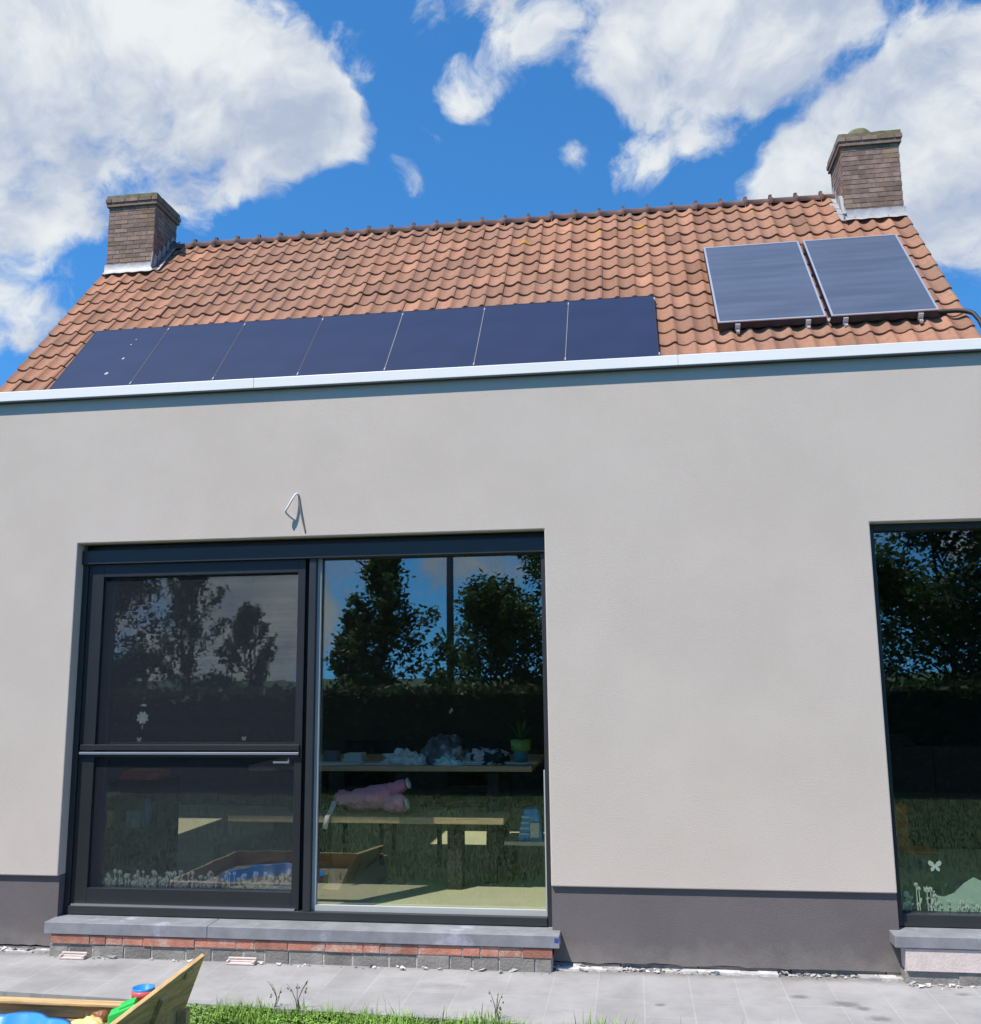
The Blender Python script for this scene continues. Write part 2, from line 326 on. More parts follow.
CL = [(60,50,165,1.3),(175,95,120,1.2),(262,130,90,1.1),(120,145,88,1.1),(10,150,62,.9),(318,140,55,.8),(205,178,85,.9),(0,0,170,1.2),(-120,80,220,1.2),
      (48,325,36,.72),
      (440,-4,46,.72),(492,-10,40,.7),(532,46,44,.56),(480,98,34,.5),
      (622,25,75,.66),(705,25,85,.85),(795,10,72,.78),(645,90,48,.5),(745,82,75,.78),(812,66,55,.62),(690,115,45,.42),(690,-40,100,.8),(840,-20,70,.6),
      (583,168,25,.64),(650,172,42,.62),(695,160,38,.52),(735,150,30,.35),
      (960,120,100,1.2),(885,160,75,1.1),(830,178,50,.9),(788,190,34,.6),(985,180,120,1.2),(930,225,62,.95),(968,62,45,.7),(1060,100,140,1.2),(990,235,50,.9),(850,215,50,.6),
      (398,183,24,.7),(345,150,40,.5),(330,90,60,.3),(455,170,50,.18)]
def refl(u, v): d = skydir(u, v); return Vector((d.x, -d.y, d.z))
blobs = [(skydir(u, v), r/F*1.05, a) for u, v, r, a in CL]
blobs += [(refl(u, v), r/F*1.2, a) for u, v, r, a in ((235,585,110,.9),(150,560,90,.9),(300,560,50,.7),(455,548,45,.6),(520,545,45,.7),(345,575,40,.65),(335,640,40,.5),(930,520,90,.8),(430,600,260,.2),(200,620,200,.5))]
blobs += [(Vector((.9, -.2, .5)).normalized(), .35, 1), (Vector((-.9, -.3, .35)).normalized(), .3, 1), (Vector((.5, -.7, .3)).normalized(), .25, 1)]
acc = None
for d, r, a in blobs:
    k = 1/(1-math.cos(r))
    dt = nt.new('ShaderNodeVectorMath', operation='DOT_PRODUCT'); nt.link(DW, dt.inputs[0]); dt.inputs[1].default_value = d
    sI = nt.math('MULTIPLY', nt.math('MULTIPLY_ADD', dt.outputs['Value'], k, 1-k, clamp=True), a)
    acc = sI if acc is None else nt.math('ADD', acc, sI)
acc = nt.math('MINIMUM', acc, 1.12)
n1 = nt.noise(8, 10, .60, DW); n2 = nt.noise(3.5, 5, .6, D); n3 = nt.noise(22, 8, .65, DW)
sub = nt.math('ADD', nt.math('MULTIPLY', nt.math('SUBTRACT', n1, .5), 3.0), nt.math('MULTIPLY', nt.math('SUBTRACT', n3, .5), 1.1))
dens = nt.math('ADD', acc, sub)
cov = nt.math('POWER', nt.ramp(dens, .38, 1.08), .9)
off = nt.new('ShaderNodeVectorMath', operation='ADD'); nt.link(DW, off.inputs[0]); off.inputs[1].default_value = sun*.045
n1b = nt.noise(8, 6, .58, off.outputs[0])
lit = nt.ramp(nt.math('ADD', nt.math('SUBTRACT', n1, n1b), nt.math('MULTIPLY', nt.math('SUBTRACT', n2, .5), .55)), -.24, .20)
ccol = nt.mix(lit, (2.35, 2.75, 3.55), (4.45, 4.65, 4.72))
skyc = nt.mix(1., sky.outputs[0], (.33, .83, 1.16), 'MULTIPLY')
skyf = nt.mix(cov, skyc, ccol)
bg = nt.new('ShaderNodeBackground'); bg.inputs['Strength'].default_value = .118; nt.link(skyf, bg.inputs['Color'])
out = nt.new('ShaderNodeOutputWorld'); nt.link(bg.outputs[0], out.inputs[0])
sl = bpy.data.lights.new('sun', 'SUN'); sl.energy = 4.05; sl.angle = R(.53); sl.color = (1, .925, .835)
so = bpy.data.objects.new('sun', sl); COL.objects.link(so); so.rotation_euler = (-sun).to_track_quat('-Z', 'Y').to_euler(); so.location = (-6, -8, 16)
vs_ = scn.view_settings; vs_.view_transform = 'Standard'; vs_.look = 'None'; vs_.exposure = 0.68; vs_.gamma = 1
scn.cycles.transparent_max_bounces = 24; scn.cycles.max_bounces = 10

# ------------------------------------------------------------------ ground
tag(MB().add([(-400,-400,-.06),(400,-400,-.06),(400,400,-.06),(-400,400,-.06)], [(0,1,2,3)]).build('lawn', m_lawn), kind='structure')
def edge_y(x): return -.729-.059*(x+2.137)
pv_ = MB(); xs_ = [-9+.5*i for i in range(34)]
top = []; 
for x in xs_: top += [(x, edge_y(x) if x > -3.5 else -.65, 0), (x, .02, 0)]
n_ = len(xs_); low = [(x, y, -.1) for x, y, z in top]
pv_.add(top+low, [(2*i, 2*i+2, 2*i+3, 2*i+1) for i in range(n_-1)]+[(2*n_+2*i, 2*n_+2*i+2, 2*i+2, 2*i) for i in range(n_-1)])
tag(pv_.build('terrace', m_pave), kind='structure')
# grass blades near the terrace and tufts over the lawn
g = MB()
def blade(x, y, h, wd, lean, a, t, z=-.06):
    dx, dy = math.cos(a), math.sin(a); bx, by = -dy*wd, dx*wd
    p0 = Vector((x-bx, y-by, z)); p1 = Vector((x+bx, y+by, z)); mid = Vector((x+dx*lean*.35, y+dy*lean*.35, z+h*.65)); tip = Vector((x+dx*lean, y+dy*lean, z+h))
    g.add([p0, p1, mid+Vector((bx, by, 0))*.7, mid-Vector((bx, by, 0))*.7, tip], [(0,1,2,3),(3,2,4)], 0, False, t)
for i in range(34000):
    x = random.uniform(-3.4, 2.2); dd = random.random()**1.6*1.3; y = edge_y(x)-.0-dd+random.gauss(0, .012)
    cl = mnoise.noise(Vector((x*3, y*3, 0)))
    h = max(.025, random.gauss(.062, .018)*(1+.7*cl))
    if x < -2.0 and y > -1.12: continue
    if random.random() < .02: h *= 1.7
    blade(x, y, h, random.uniform(.0018, .0035), random.uniform(.01, .06), random.uniform(0, 6.28), min(1, max(0, .5+.5*cl+random.gauss(0, .2))))
for i in range(5200):      # clover leaves between the blades
    x = random.uniform(-2.2, 1.2); y = edge_y(x)-random.random()**1.4*.5; z = random.uniform(-.03, .0); r_ = random.uniform(.006, .013); a = random.uniform(0, 6.28); t_ = random.uniform(.3, 1)
    for q in range(3):
        c_, s_ = math.cos(a+q*2.1), math.sin(a+q*2.1); P = Vector((x, y, z))
        g.add([P, P+Vector((c_*r_*.9-s_*r_*.5, s_*r_*.9+c_*r_*.5, .004)), P+Vector((c_*r_*1.5, s_*r_*1.5, .001)), P+Vector((c_*r_*.9+s_*r_*.5, s_*r_*.9-c_*r_*.5, .004))], [(0,1,2,3)], 0, False, t_)
tag(g.build('grass', m_grass, tint=True), kind='stuff')
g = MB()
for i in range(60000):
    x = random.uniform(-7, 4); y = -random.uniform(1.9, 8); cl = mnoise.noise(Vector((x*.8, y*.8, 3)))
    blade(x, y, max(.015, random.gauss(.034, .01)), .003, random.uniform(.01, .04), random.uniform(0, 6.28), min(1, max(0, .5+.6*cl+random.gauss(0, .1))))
tag(g.build('grass', m_turf_shade, tint=True), kind='stuff')
# weeds growing through the paving edge
def weed(x, y, stalks, label, h):
    b = MB(); rr = random.Random(int(x*1000))
    for k in range(stalks):
        a = rr.uniform(0, 6.28); L = h*rr.uniform(.6, 1); ln = L*rr.uniform(.15, .5)
        pts = [(x+rr.uniform(-.02, .02), y+rr.uniform(-.02, .02), -.01)]
        for q in (.35, .7, 1): pts.append((x+math.cos(a)*ln*q*q, y+math.sin(a)*ln*.4*q*q, L*q))
        b.tube(pts, [.0026, .0022, .0018, .001], 5)
        for q in range(3):
            s_ = rr.uniform(.3, .95); px = Vector(pts[0]).lerp(Vector(pts[3]), s_); aa = rr.uniform(0, 6.28); l = .007
            b.add([px, px+Vector((math.cos(aa)*l, math.sin(aa)*l*.5, .010)), px+Vector((math.cos(aa)*l*1.7, math.sin(aa)*l*.8, .004)), px+Vector((math.cos(aa)*l*.8, math.sin(aa)*l*.8+.006, -.004))], [(0,1,2,3)])
    tag(b.build('weed', m_dry, origin=(x, y, 0)), label, 'weed')
weed(-1.70, -.735, 3, 'thin dry weed leaning at the lawn edge, nearest the wooden sandbox', .13)
weed(-1.60, -.755, 4, 'taller pair of dry stalks at the lawn edge, second from the wooden sandbox', .16)
weed(-.66, -.78, 4, 'sparse dry weed on the terrace at the right end of the lawn strip', .13)

# ------------------------------------------------------------------ extension
EX0, EX1 = -7.2, 3.75
WX0, WX1, WZ0, WZ1 = -3.30, -.47, .19, 2.33
RX0, RX1, RZ0, RZ1 = 1.285, 3.30, .235, 2.312
ext = thing('house_extension', (-1.7, 2.5, 0), 'flat-roofed extension with light grey plaster, dark plinth and dark framed glass doors', 'extension')
def hole(x, z): return (WX0 < x < WX1 and WZ0 < z < WZ1) or (RX0 < x < RX1 and RZ0 < z < RZ1)
xs = [EX0, WX0, WX1, RX0, RX1, EX1]
b = MB().solid(xs, [.41, RZ1, WZ1, 3.24], lambda x, z: hole(x, max(z, .42)) , 0.0, .30)
wall = b.build('wall', m_plaster, ext, merge=True); 
bv = wall.modifiers.new('bevel', 'BEVEL'); bv.width = .006; bv.segments = 2; bv.limit_method = 'ANGLE'; bv.angle_limit = R(60)
# plinth with an uneven lower edge
rr = random.Random(3)
for a, c_ in ((EX0, WX0), (WX1, RX0), (RX1, EX1)):
    pl = MB()
    n = int((c_-a)/.04)+1
    for i in range(n):
        xa, xb = a+(c_-a)*i/n, a+(c_-a)*(i+1)/n
        def zl(x): return .03+.012*mnoise.noise(Vector((x*6, 1, 0)))+.008*mnoise.noise(Vector((x*25, 2, 0)))
        pl.add([(xa,.02,zl(xa)),(xb,.02,zl(xb)),(xb,.02,.409),(xa,.02,.409)], [(0,1,2,3)])
        pl.add([(xa,.02,zl(xa)),(xb,.02,zl(xb)),(xb,.20,zl(xb)),(xa,.20,zl(xa))], [(3,2,1,0)])
    pl.add([(a,.02,.03),(a,.30,.03),(a,.30,.409),(a,.02,.409)], [(3,2,1,0)]); pl.add([(c_,.02,.03),(c_,.30,.03),(c_,.30,.409),(c_,.02,.409)], [(0,1,2,3)])
    pl.add([(a,.02,.409),(c_,.02,.409),(c_,.30,.409),(a,.30,.409)], [(0,1,2,3)]); pl.add([(a,.30,.0),(c_,.30,.0),(c_,.30,.409),(a,.30,.409)], [(3,2,1,0)])
    pl.build('plinth', m_plinth, ext, merge=True)
# foundation strip under the plinth
for a, c_ in ((EX0, WX0+.02), (WX1-.02, RX0+.01), (RX1, EX1)):
    x = a; fb = MB()
    while x < c_:
        L = min(rr.uniform(.25, .5), c_-x); fb.box((x, .024+rr.uniform(0, .008), -.05), (x+L-.006, .2, .026+rr.uniform(-.006, .006)), 0, rr.random()); x += L
    fb.build('foundation', m_block, ext, tint=True)
# coping
cp = MB(); rrx = [EX0-.04, -4.7, -2.2, .31, 2.8, EX1+.04]
for a, c_ in zip(rrx[:-1], rrx[1:]): cp.box((a+.0006, -.036, 3.235), (c_-.0006, .33, 3.297))
cop = cp.build('coping', m_alu, ext, bevel=.003)
MB().box((EX0-.03, -.034, 3.2275), (EX1+.03, .05, 3.2345)).build('drip_edge', m_alu_dark, cop)
m_back = M('unlit_back_wall', (.04, .042, .05), .9)  # near-black colour stands in for the unlit depth of the room
ADDED_SKY = ((-2.75, -1.45, 1.05, 1.85), (-6.3, -4.9, .8, 2.4))  # unseen roof openings, added to light the room
def slab(z0, z1, x0, x1, y0, y1):
    b = MB(); xs = sorted([x0, x1]+[q[i] for q in ADDED_SKY for i in (0, 1)]); ys = sorted([y0, y1]+[q[i] for q in ADDED_SKY for i in (2, 3)])
    for i in range(len(xs)-1):
        for j in range(len(ys)-1):
            cx, cy = (xs[i]+xs[i+1])/2, (ys[j]+ys[j+1])/2
            if any(q[0] < cx < q[1] and q[2] < cy < q[3] for q in ADDED_SKY): continue
            b.box((xs[i], ys[j], z0), (xs[i+1], ys[j+1], z1))
    return b
roof_ = slab(3.05, 3.20, EX0, EX1, .3001, 5.0).build('flat_roof', m_bitumen, ext)
for KX0, KX1, KY0, KY1 in ADDED_SKY:
    b = MB(); e = .06
    for q in ((KX0-e, KY0-e, KX1+e, KY0), (KX0-e, KY1, KX1+e, KY1+e), (KX0-e, KY0, KX0, KY1), (KX1, KY0, KX1+e, KY1)): b.box((q[0], q[1], 3.201), (q[2], q[3], 3.27))
    sk = b.build('added_skylight', m_frame, roof_); MB().box((KX0-e, KY0-e, 3.2705), (KX1+e, KY1+e, 3.282)).build('added_dome', m_pane, sk)
slab(2.95, 3.049, EX0+.25, EX1-.25, .302, 4.9).build('ceiling', m_ceil, ext)
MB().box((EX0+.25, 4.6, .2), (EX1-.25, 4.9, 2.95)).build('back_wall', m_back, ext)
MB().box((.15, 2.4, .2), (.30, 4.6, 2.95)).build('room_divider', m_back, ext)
MB().box((EX0+.25, .302, .0), (EX1-.25, 4.9, .2)).build('floor', m_floor, ext)
MB().box((EX1-.25, .301, -.05), (EX1, 5.0, 3.049)).build('side_wall', m_plaster, ext)
SWY0, SWY1, SWZ1 = .8, 4.3, 2.6  # side opening and its window are added, out of view, to brighten the room
MB().box((EX0, .301, -.05), (EX0+.25, SWY0, 3.049)).box((EX0, SWY1, -.05), (EX0+.25, 5.0, 3.049)).box((EX0, SWY0, SWZ1), (EX0+.25, SWY1, 3.049)).box((EX0, SWY0, -.05), (EX0+.25, SWY1, .2)).build('side_wall', m_plaster, ext)
b = MB()
for y in (SWY0, 1.95, 3.1, SWY1-.06): b.box((EX0+.08, y, .201), (EX0+.15, y+.06, SWZ1-.001))
b.box((EX0+.085, SWY0+.06, .201), (EX0+.145, SWY1-.06, .26)).box((EX0+.085, SWY0+.06, SWZ1-.06), (EX0+.145, SWY1-.06, SWZ1-.001))
sdw = b.build('added_side_window', m_frame, ext); MB().box((EX0+.11, SWY0+.05, .25), (EX0+.118, SWY1-.05, SWZ1-.05)).build('glass_pane', m_pane, sdw)

# -- sliding door: fixed right leaf, sash + insect screen on the left
sd = MB()
FY0, FY1 = .075, .20
sd.box((WX0+.001, FY0-.02, 2.208), (WX1-.001, FY1, 2.292)).box((WX0+.001, .115, 2.292), (WX1-.001, FY1, WZ1-.001))
sd.box((WX0+.001, FY0, .191), (WX0+.035, FY1, 2.208)).box((WX1-.030, FY0, .191), (WX1-.001, FY1, 2.208))
sd.box((WX0+.035, FY0-.01, .191), (WX1-.030, FY1, .236))
sd.box((-1.864, FY0-.008, .236), (-1.822, FY1, 2.208))
door = sd.build('sliding_door', m_frame, ext, bevel=.003)
b = MB(); X0, X1, Z0, Z1 = -1.821, -.5005, .2365, 2.2075
b.box((X0, .095, Z0), (X0+.022, .118, Z1)).box((X0+.022, .095, Z0), (X1, .118, Z0+.030)).box((X1-.008, .095, Z0+.03), (X1, .118, 1.0))
b.build('glazing_bead', m_bead, door)
MB().box((X0+.002, .125, Z0), (X1, .133, Z1)).build('glass_pane', m_pane, door)
b = MB(); SX0, SX1 = -3.264, -1.866   # left sash
b.box((SX0, .135, .2365), (-3.125, .195, 2.2075)).box((-1.945, .135, .2365), (SX1, .195, 2.2075)).box((-3.125, .135, .2365), (-1.945, .195, .325)).box((-3.125, .135, 2.14), (-1.945, .195, 2.2075))
sash = b.build('sash', m_frame, door, bevel=.003)
MB().box((-3.124, .155, .326), (-1.946, .163, 2.139)).build('glass_pane', m_panew, sash)
b = MB()                              # screen door
b.box((-3.262, .084, .2365), (-3.165, .112, 2.2075)).box((-1.937, .084, .2365), (-1.892, .112, 2.2075))
b.box((-3.165, .084, .2365), (-1.937, .112, .333)).box((-3.165, .084, 2.131), (-1.937, .112, 2.2075))
b.box((-3.25, .070, 1.108), (-1.905, .100, 1.139)).box((-3.25, .078, 1.068), (-1.905, .100, 1.081))
scr = b.build('screen_door', m_screenfr, door, bevel=.002)
MB().box((-3.25, .062, 1.083), (-1.905, .085, 1.097)).build('grip_rail', m_silver, scr, bevel=.002)
MB().box((-3.25, .066, .2375), (-1.91, .0835, .247)).build('floor_rail', m_silver, scr)
b = MB(); b.box((-2.06, .076, 1.035), (-1.965, .083, 1.046)).box((-1.972, .076, 1.046), (-1.964, .083, 1.067)); b.build('latch', m_greycl, scr)
MB().box((-3.165, .097, .333), (-1.937, .0985, 2.131)).build('insect_mesh', m_mesh, scr)

# -- right window
b = MB()
b.box((RX0+.001, .075, RZ0), (RX0+.036, .20, RZ1-.001)).box((RX1-.036, .075, RZ0), (RX1-.001, .20, RZ1-.001))
b.box((RX0+.036, .075, RZ0), (RX1-.036, .20, RZ0+.06)).box((RX0+.036, .075, RZ1-.036), (RX1-.036, .20, RZ1-.001))
win = b.build('window', m_frame, ext, bevel=.003)
MB().box((RX0+.037, .125, RZ0+.061), (RX1-.037, .133, RZ1-.037)).build('glass_pane', m_pane, win)

# -- sills and the bare masonry under them
def sill(x0, x1, z0, z1, cuts, parent):
    b = MB(); e = [x0]+cuts+[x1]
    for a, c_ in zip(e[:-1], e[1:]):
        a += .001; c_ -= .001
        b.add([(a,-.085,z0),(c_,-.085,z0),(c_,.19,z0),(a,.19,z0),(a,-.085,z1-.006),(c_,-.085,z1-.006),(c_,.19,z1),(a,.19,z1)],
              [(0,3,2,1),(4,5,6,7),(0,1,5,4),(1,2,6,5),(2,3,7,6),(3,0,4,7)])
    return b.build('sill', m_stone, parent, bevel=.003)
s1 = sill(WX0-.012, WX1+.045, .121, .1895, [-2.35], ext)
b = MB(); b.box((-.452, -.0862, .150), (-.430, -.0852, .172)).build('paint_mark', m_navy, s1)
s2 = sill(RX0-.05, RX1+.05, .172, .234, [2.45], ext)
def course(x0, x1, z0, z1, y, lens, gap, m, mats, name, jit=.004):
    b = MB(); x = x0; rr = random.Random(int(z0*999+x0*77)); i = 0
    while x < x1-.01:
        L = min(lens[i % len(lens)], x1-x); j = rr.uniform(-jit, jit)*.5
        b.box((x, y+j, z0+rr.uniform(0, .003)), (x+L-gap, .19, z1-rr.uniform(0.001, .004)), 0, rr.random()); x += L; i += 1
    b.box((x0+.004, y+.0045, z0-.002), (x1-.006, .19, z1-.0005), 1)
    return b.build(name, mats, ext, tint=True, bevel=.002)
course(WX0+.03, WX1+.012, .068, .1195, -.076, [.235, .095, .10, .12, .30, .24, .10, .19, .21, .21, .09, .21], .006, 0, [m_redbrick, m_mortar], 'red_brick_course')
course(WX0+.02, WX1+.008, -.03, .067, -.070, [.12, .14, .19, .16, .20, .15, .18], .010, 0, [m_block, m_mortar], 'block_course', .008)
course(RX0+.0, RX1-.01, .062, .17, -.074, [.42, .20, .20], .010, 0, [m_beige, m_mortar], 'beige_brick_course')
course(RX0-.005, RX1-.01, -.03, .061, -.062, [.25, .18, .3], .008, 0, [m_block, m_mortar], 'block_course', .01)
def loose_brick(x, z, label, L):
    b = MB(); b.box((x, -.125, .001), (x+L, -.083, .010)).box((x, -.125, .010), (x+.013, -.083, .022)).box((x+L-.016, -.125, .010), (x+L, -.083, .022)).box((x+.013, -.10, .010), (x+L-.016, -.083, .019)).box((x, -.095, .022), (x+L, -.083, .032))
    tag(b.build('brick', m_beige, origin=(x, -.05, 0), bevel=.003), label, 'brick')
loose_brick(-3.19, 0, 'pale hollow brick piece at the left foot of the sliding door sill', .15)
loose_brick(-2.22, 0, 'pale flat brick piece below the middle of the sliding door sill, behind the sandbox lid', .16)
# crumbs of mortar along the foot of the wall
rb = MB(); rr = random.Random(11)
for i in range(520):
    seg = rr.choice([(WX1+.0, RX0), (WX1, RX0), (WX1, RX0), (-3.9, WX0), (RX0, 2.2), (WX0, WX1)])
    x = rr.uniform(*seg); inw = WX0 < x < WX1 or x > RX0; y = (-.078 if inw else .02)-abs(rr.gauss(0, .022)); s = max(.003, rr.gauss(.008, .005))
    if x < WX0 and rr.random() < .5: s *= 1.8
    V = [Vector((x, y, s*.3))+Vector((rr.uniform(-1, 1)*s*1.5, rr.uniform(-1, 1)*s, rr.uniform(-.3, .8)*s)) for _ in range(6)]
    rb.add(V, [(0,1,2),(0,2,3),(0,3,4),(3,4,5),(1,2,5),(2,3,5),(0,1,4),(1,4,5)], 0, False, rr.random())
for x0, x1 in ((WX1+.02, RX0), (-3.8, WX0)):
    x = x0
    while x < x1:
        L = rr.uniform(.06, .22)
        if rr.random() < .75: rb.box((x, -.012-rr.uniform(0, .02), -.001), (x+L, .05, .006+rr.uniform(0, .008)), 0, rr.random())
        x += L
rbo = tag(rb.build('rubble', m_rubble, tint=True), kind='stuff')

# cable loop out of the plaster
ct = thing('cable', (-1.915, 0, 2.571), 'short white cable loop sticking out of the plaster above the sliding door', 'cable')
def bez(P, n=14):
    out = []
    for i in range(n+1):
        t = i/n; q = [Vector(p) for p in P]
        while len(q) > 1: q = [a.lerp(c_, t) for a, c_ in zip(q[:-1], q[1:])]
        out.append(q[0])
    return out
MB().tube(bez([(-1.915, .004, 2.572), (-1.92, -.03, 2.62), (-1.955, -.05, 2.50), (-1.975, -.045, 2.485)])+bez([(-1.977, -.045, 2.475), (-1.975, -.03, 2.455), (-1.93, .002, 2.425)], 8), .0062, 8).build('insulated_wire', m_cable, ct)
MB().tube(bez([(-1.912, -.002, 2.57), (-1.905, -.012, 2.50), (-1.885, -.006, 2.42), (-1.868, .002, 2.352)]), .0055, 8).build('grey_line', m_greyline, ct)  # thin grey tube running down the plaster from the loop

# ------------------------------------------------------------------ old house
TH = R(48.5); DN = Vector((0, -math.cos(TH), -math.sin(TH))); NR = Vector((0, -math.sin(TH), math.cos(TH))); RG = Vector((0, 8.3, 8.29))
def RP(x, s, h=0.): return RG+Vector((x, 0, 0))+DN*s+NR*h
HX0, HX1 = -7.86, 3.90; HE = 5.6
house = thing('old_house', (-2, 8.3, 0), 'older house with orange clay tile roof rising behind the extension', 'house')
def tiles():
    b = MB(); NC = 54; TW = (HX1-HX0)/NC; RH = .3095; NRow = 18; rr = random.Random(5); NS = 10
    def prof(q):
        if q < .72: u = 2*q/.72-1; return .030*u*u - .012
        u = (q-.72)/.28; return .018+.016*math.sin(math.pi*u)
    for r in range(NRow):
        s0 = -.02+r*RH; s1 = s0+RH+.012
        for c_ in range(NC):
            x0 = HX0+c_*TW; t = min(1, max(0, rr.gauss(.5, .2))); dj = rr.gauss(0, .003); ds = rr.gauss(0, .004); tw = rr.gauss(0, .004)
            V = []; 
            for k in range(NS+1):
                q = k/NS; x = x0+q*TW*1.03; h = prof(q)+dj+tw*(q-.5)
                V += [RP(x, s0, h-.006), RP(x, (s0+s1)/2+ds, h+.007), RP(x, s1-.012+ds, h+.017), RP(x, s1+ds, h+.014), RP(x, s1+ds-.004, h-.004)]
            fs = [(5*k+j, 5*k+j+1, 5*k+5+j+1, 5*k+5+j) for k in range(NS) for j in range(4)]
            b.add(V, fs, 0, True, t)
            if c_ in (0, NC-1):      # visible thickness at the verges
                k = 0 if c_ == 0 else NS; V2 = [V[5*k+j] for j in range(5)]+[V[5*k]-NR*.02]
                b.add(V2, [(0,1,2,3,4,5)], 0, False, t*.6)
    return b
roof = tiles().build('roof', m_tile, house, tint=True)
b = MB()     # boarding under the tiles, both slopes
b.add([RP(HX0+.03, .12, -.03), RP(HX1-.03, .12, -.03), RP(HX1-.03, HE-.1, -.03), RP(HX0+.03, HE-.1, -.03), RP(HX0+.03, .12, -.10), RP(HX1-.03, .12, -.10), RP(HX1-.03, HE-.1, -.10), RP(HX0+.03, HE-.1, -.10)],
      [(0,3,2,1),(4,5,6,7),(0,1,5,4),(1,2,6,5),(2,3,7,6),(3,0,4,7)])
b.build('verge_board', m_darkwood, roof)
back = bpy.data.objects.new('roof', roof.data); COL.objects.link(back); back.parent = house; back.rotation_euler = (0, 0, math.pi)
back.location = Vector(((HX0+HX1)/2*2, 16.6, 0))-ORI[house.name]-Matrix.Rotation(math.pi, 3, 'Z') @ (-ORI[house.name]); ORI[back.name] = ORI[house.name]
b = MB(); x = -7.05; rr = random.Random(9)        # ridge tiles with collars
while x < 3.12:
    L = min(.355, 3.12-x); j = rr.gauss(0, .004); pts = []
    for (q, rd) in ((0, .128), (.055, .128), (.058, .112), (L, .108)):
        ring = [Vector((x+q, 8.3+rd*math.cos(a), 8.235+j+rd*.85*math.sin(a))) for a in [R(-15+21*k) for k in range(11)]]; pts.append(ring)
    V = [p for ring in pts for p in ring]; b.add(V, [(i*11+k, i*11+k+1, (i+1)*11+k+1, (i+1)*11+k) for i in range(3) for k in range(10)], 0, True, rr.random())
    kx = x+.03; b.box((kx-.022, 8.27, 8.325+j), (kx+.022, 8.33, 8.385+j), 0, .2)
    x += L
b.build('ridge', m_ridge, house, tint=True)
b = MB(); hz = RP(0, 5.2).z
b.prism([(HX0+.12, -.05), (HX1-.12, -.05), (HX1-.12, hz-.15), (HX0+.12, hz-.15)], 5.003, 5.3); b.prism([(HX0+.12, -.05), (HX1-.12, -.05), (HX1-.12, hz-.15), (HX0+.12, hz-.15)], 11.3, 11.6)
for x in (HX0+.12, HX1-.42):
    b.add([(x+dx, y, z) for dx in (0, .3) for y, z in ((5.3, -.05), (11.3, -.05), (11.3, hz-.15), (8.3, 8.05), (5.3, hz-.15))],
          [(4,3,2,1,0), (5,6,7,8,9), (0,1,6,5), (1,2,7,6), (2,3,8,7), (3,4,9,8), (4,0,5,9)])
b.build('wall', m_hbrick, house)
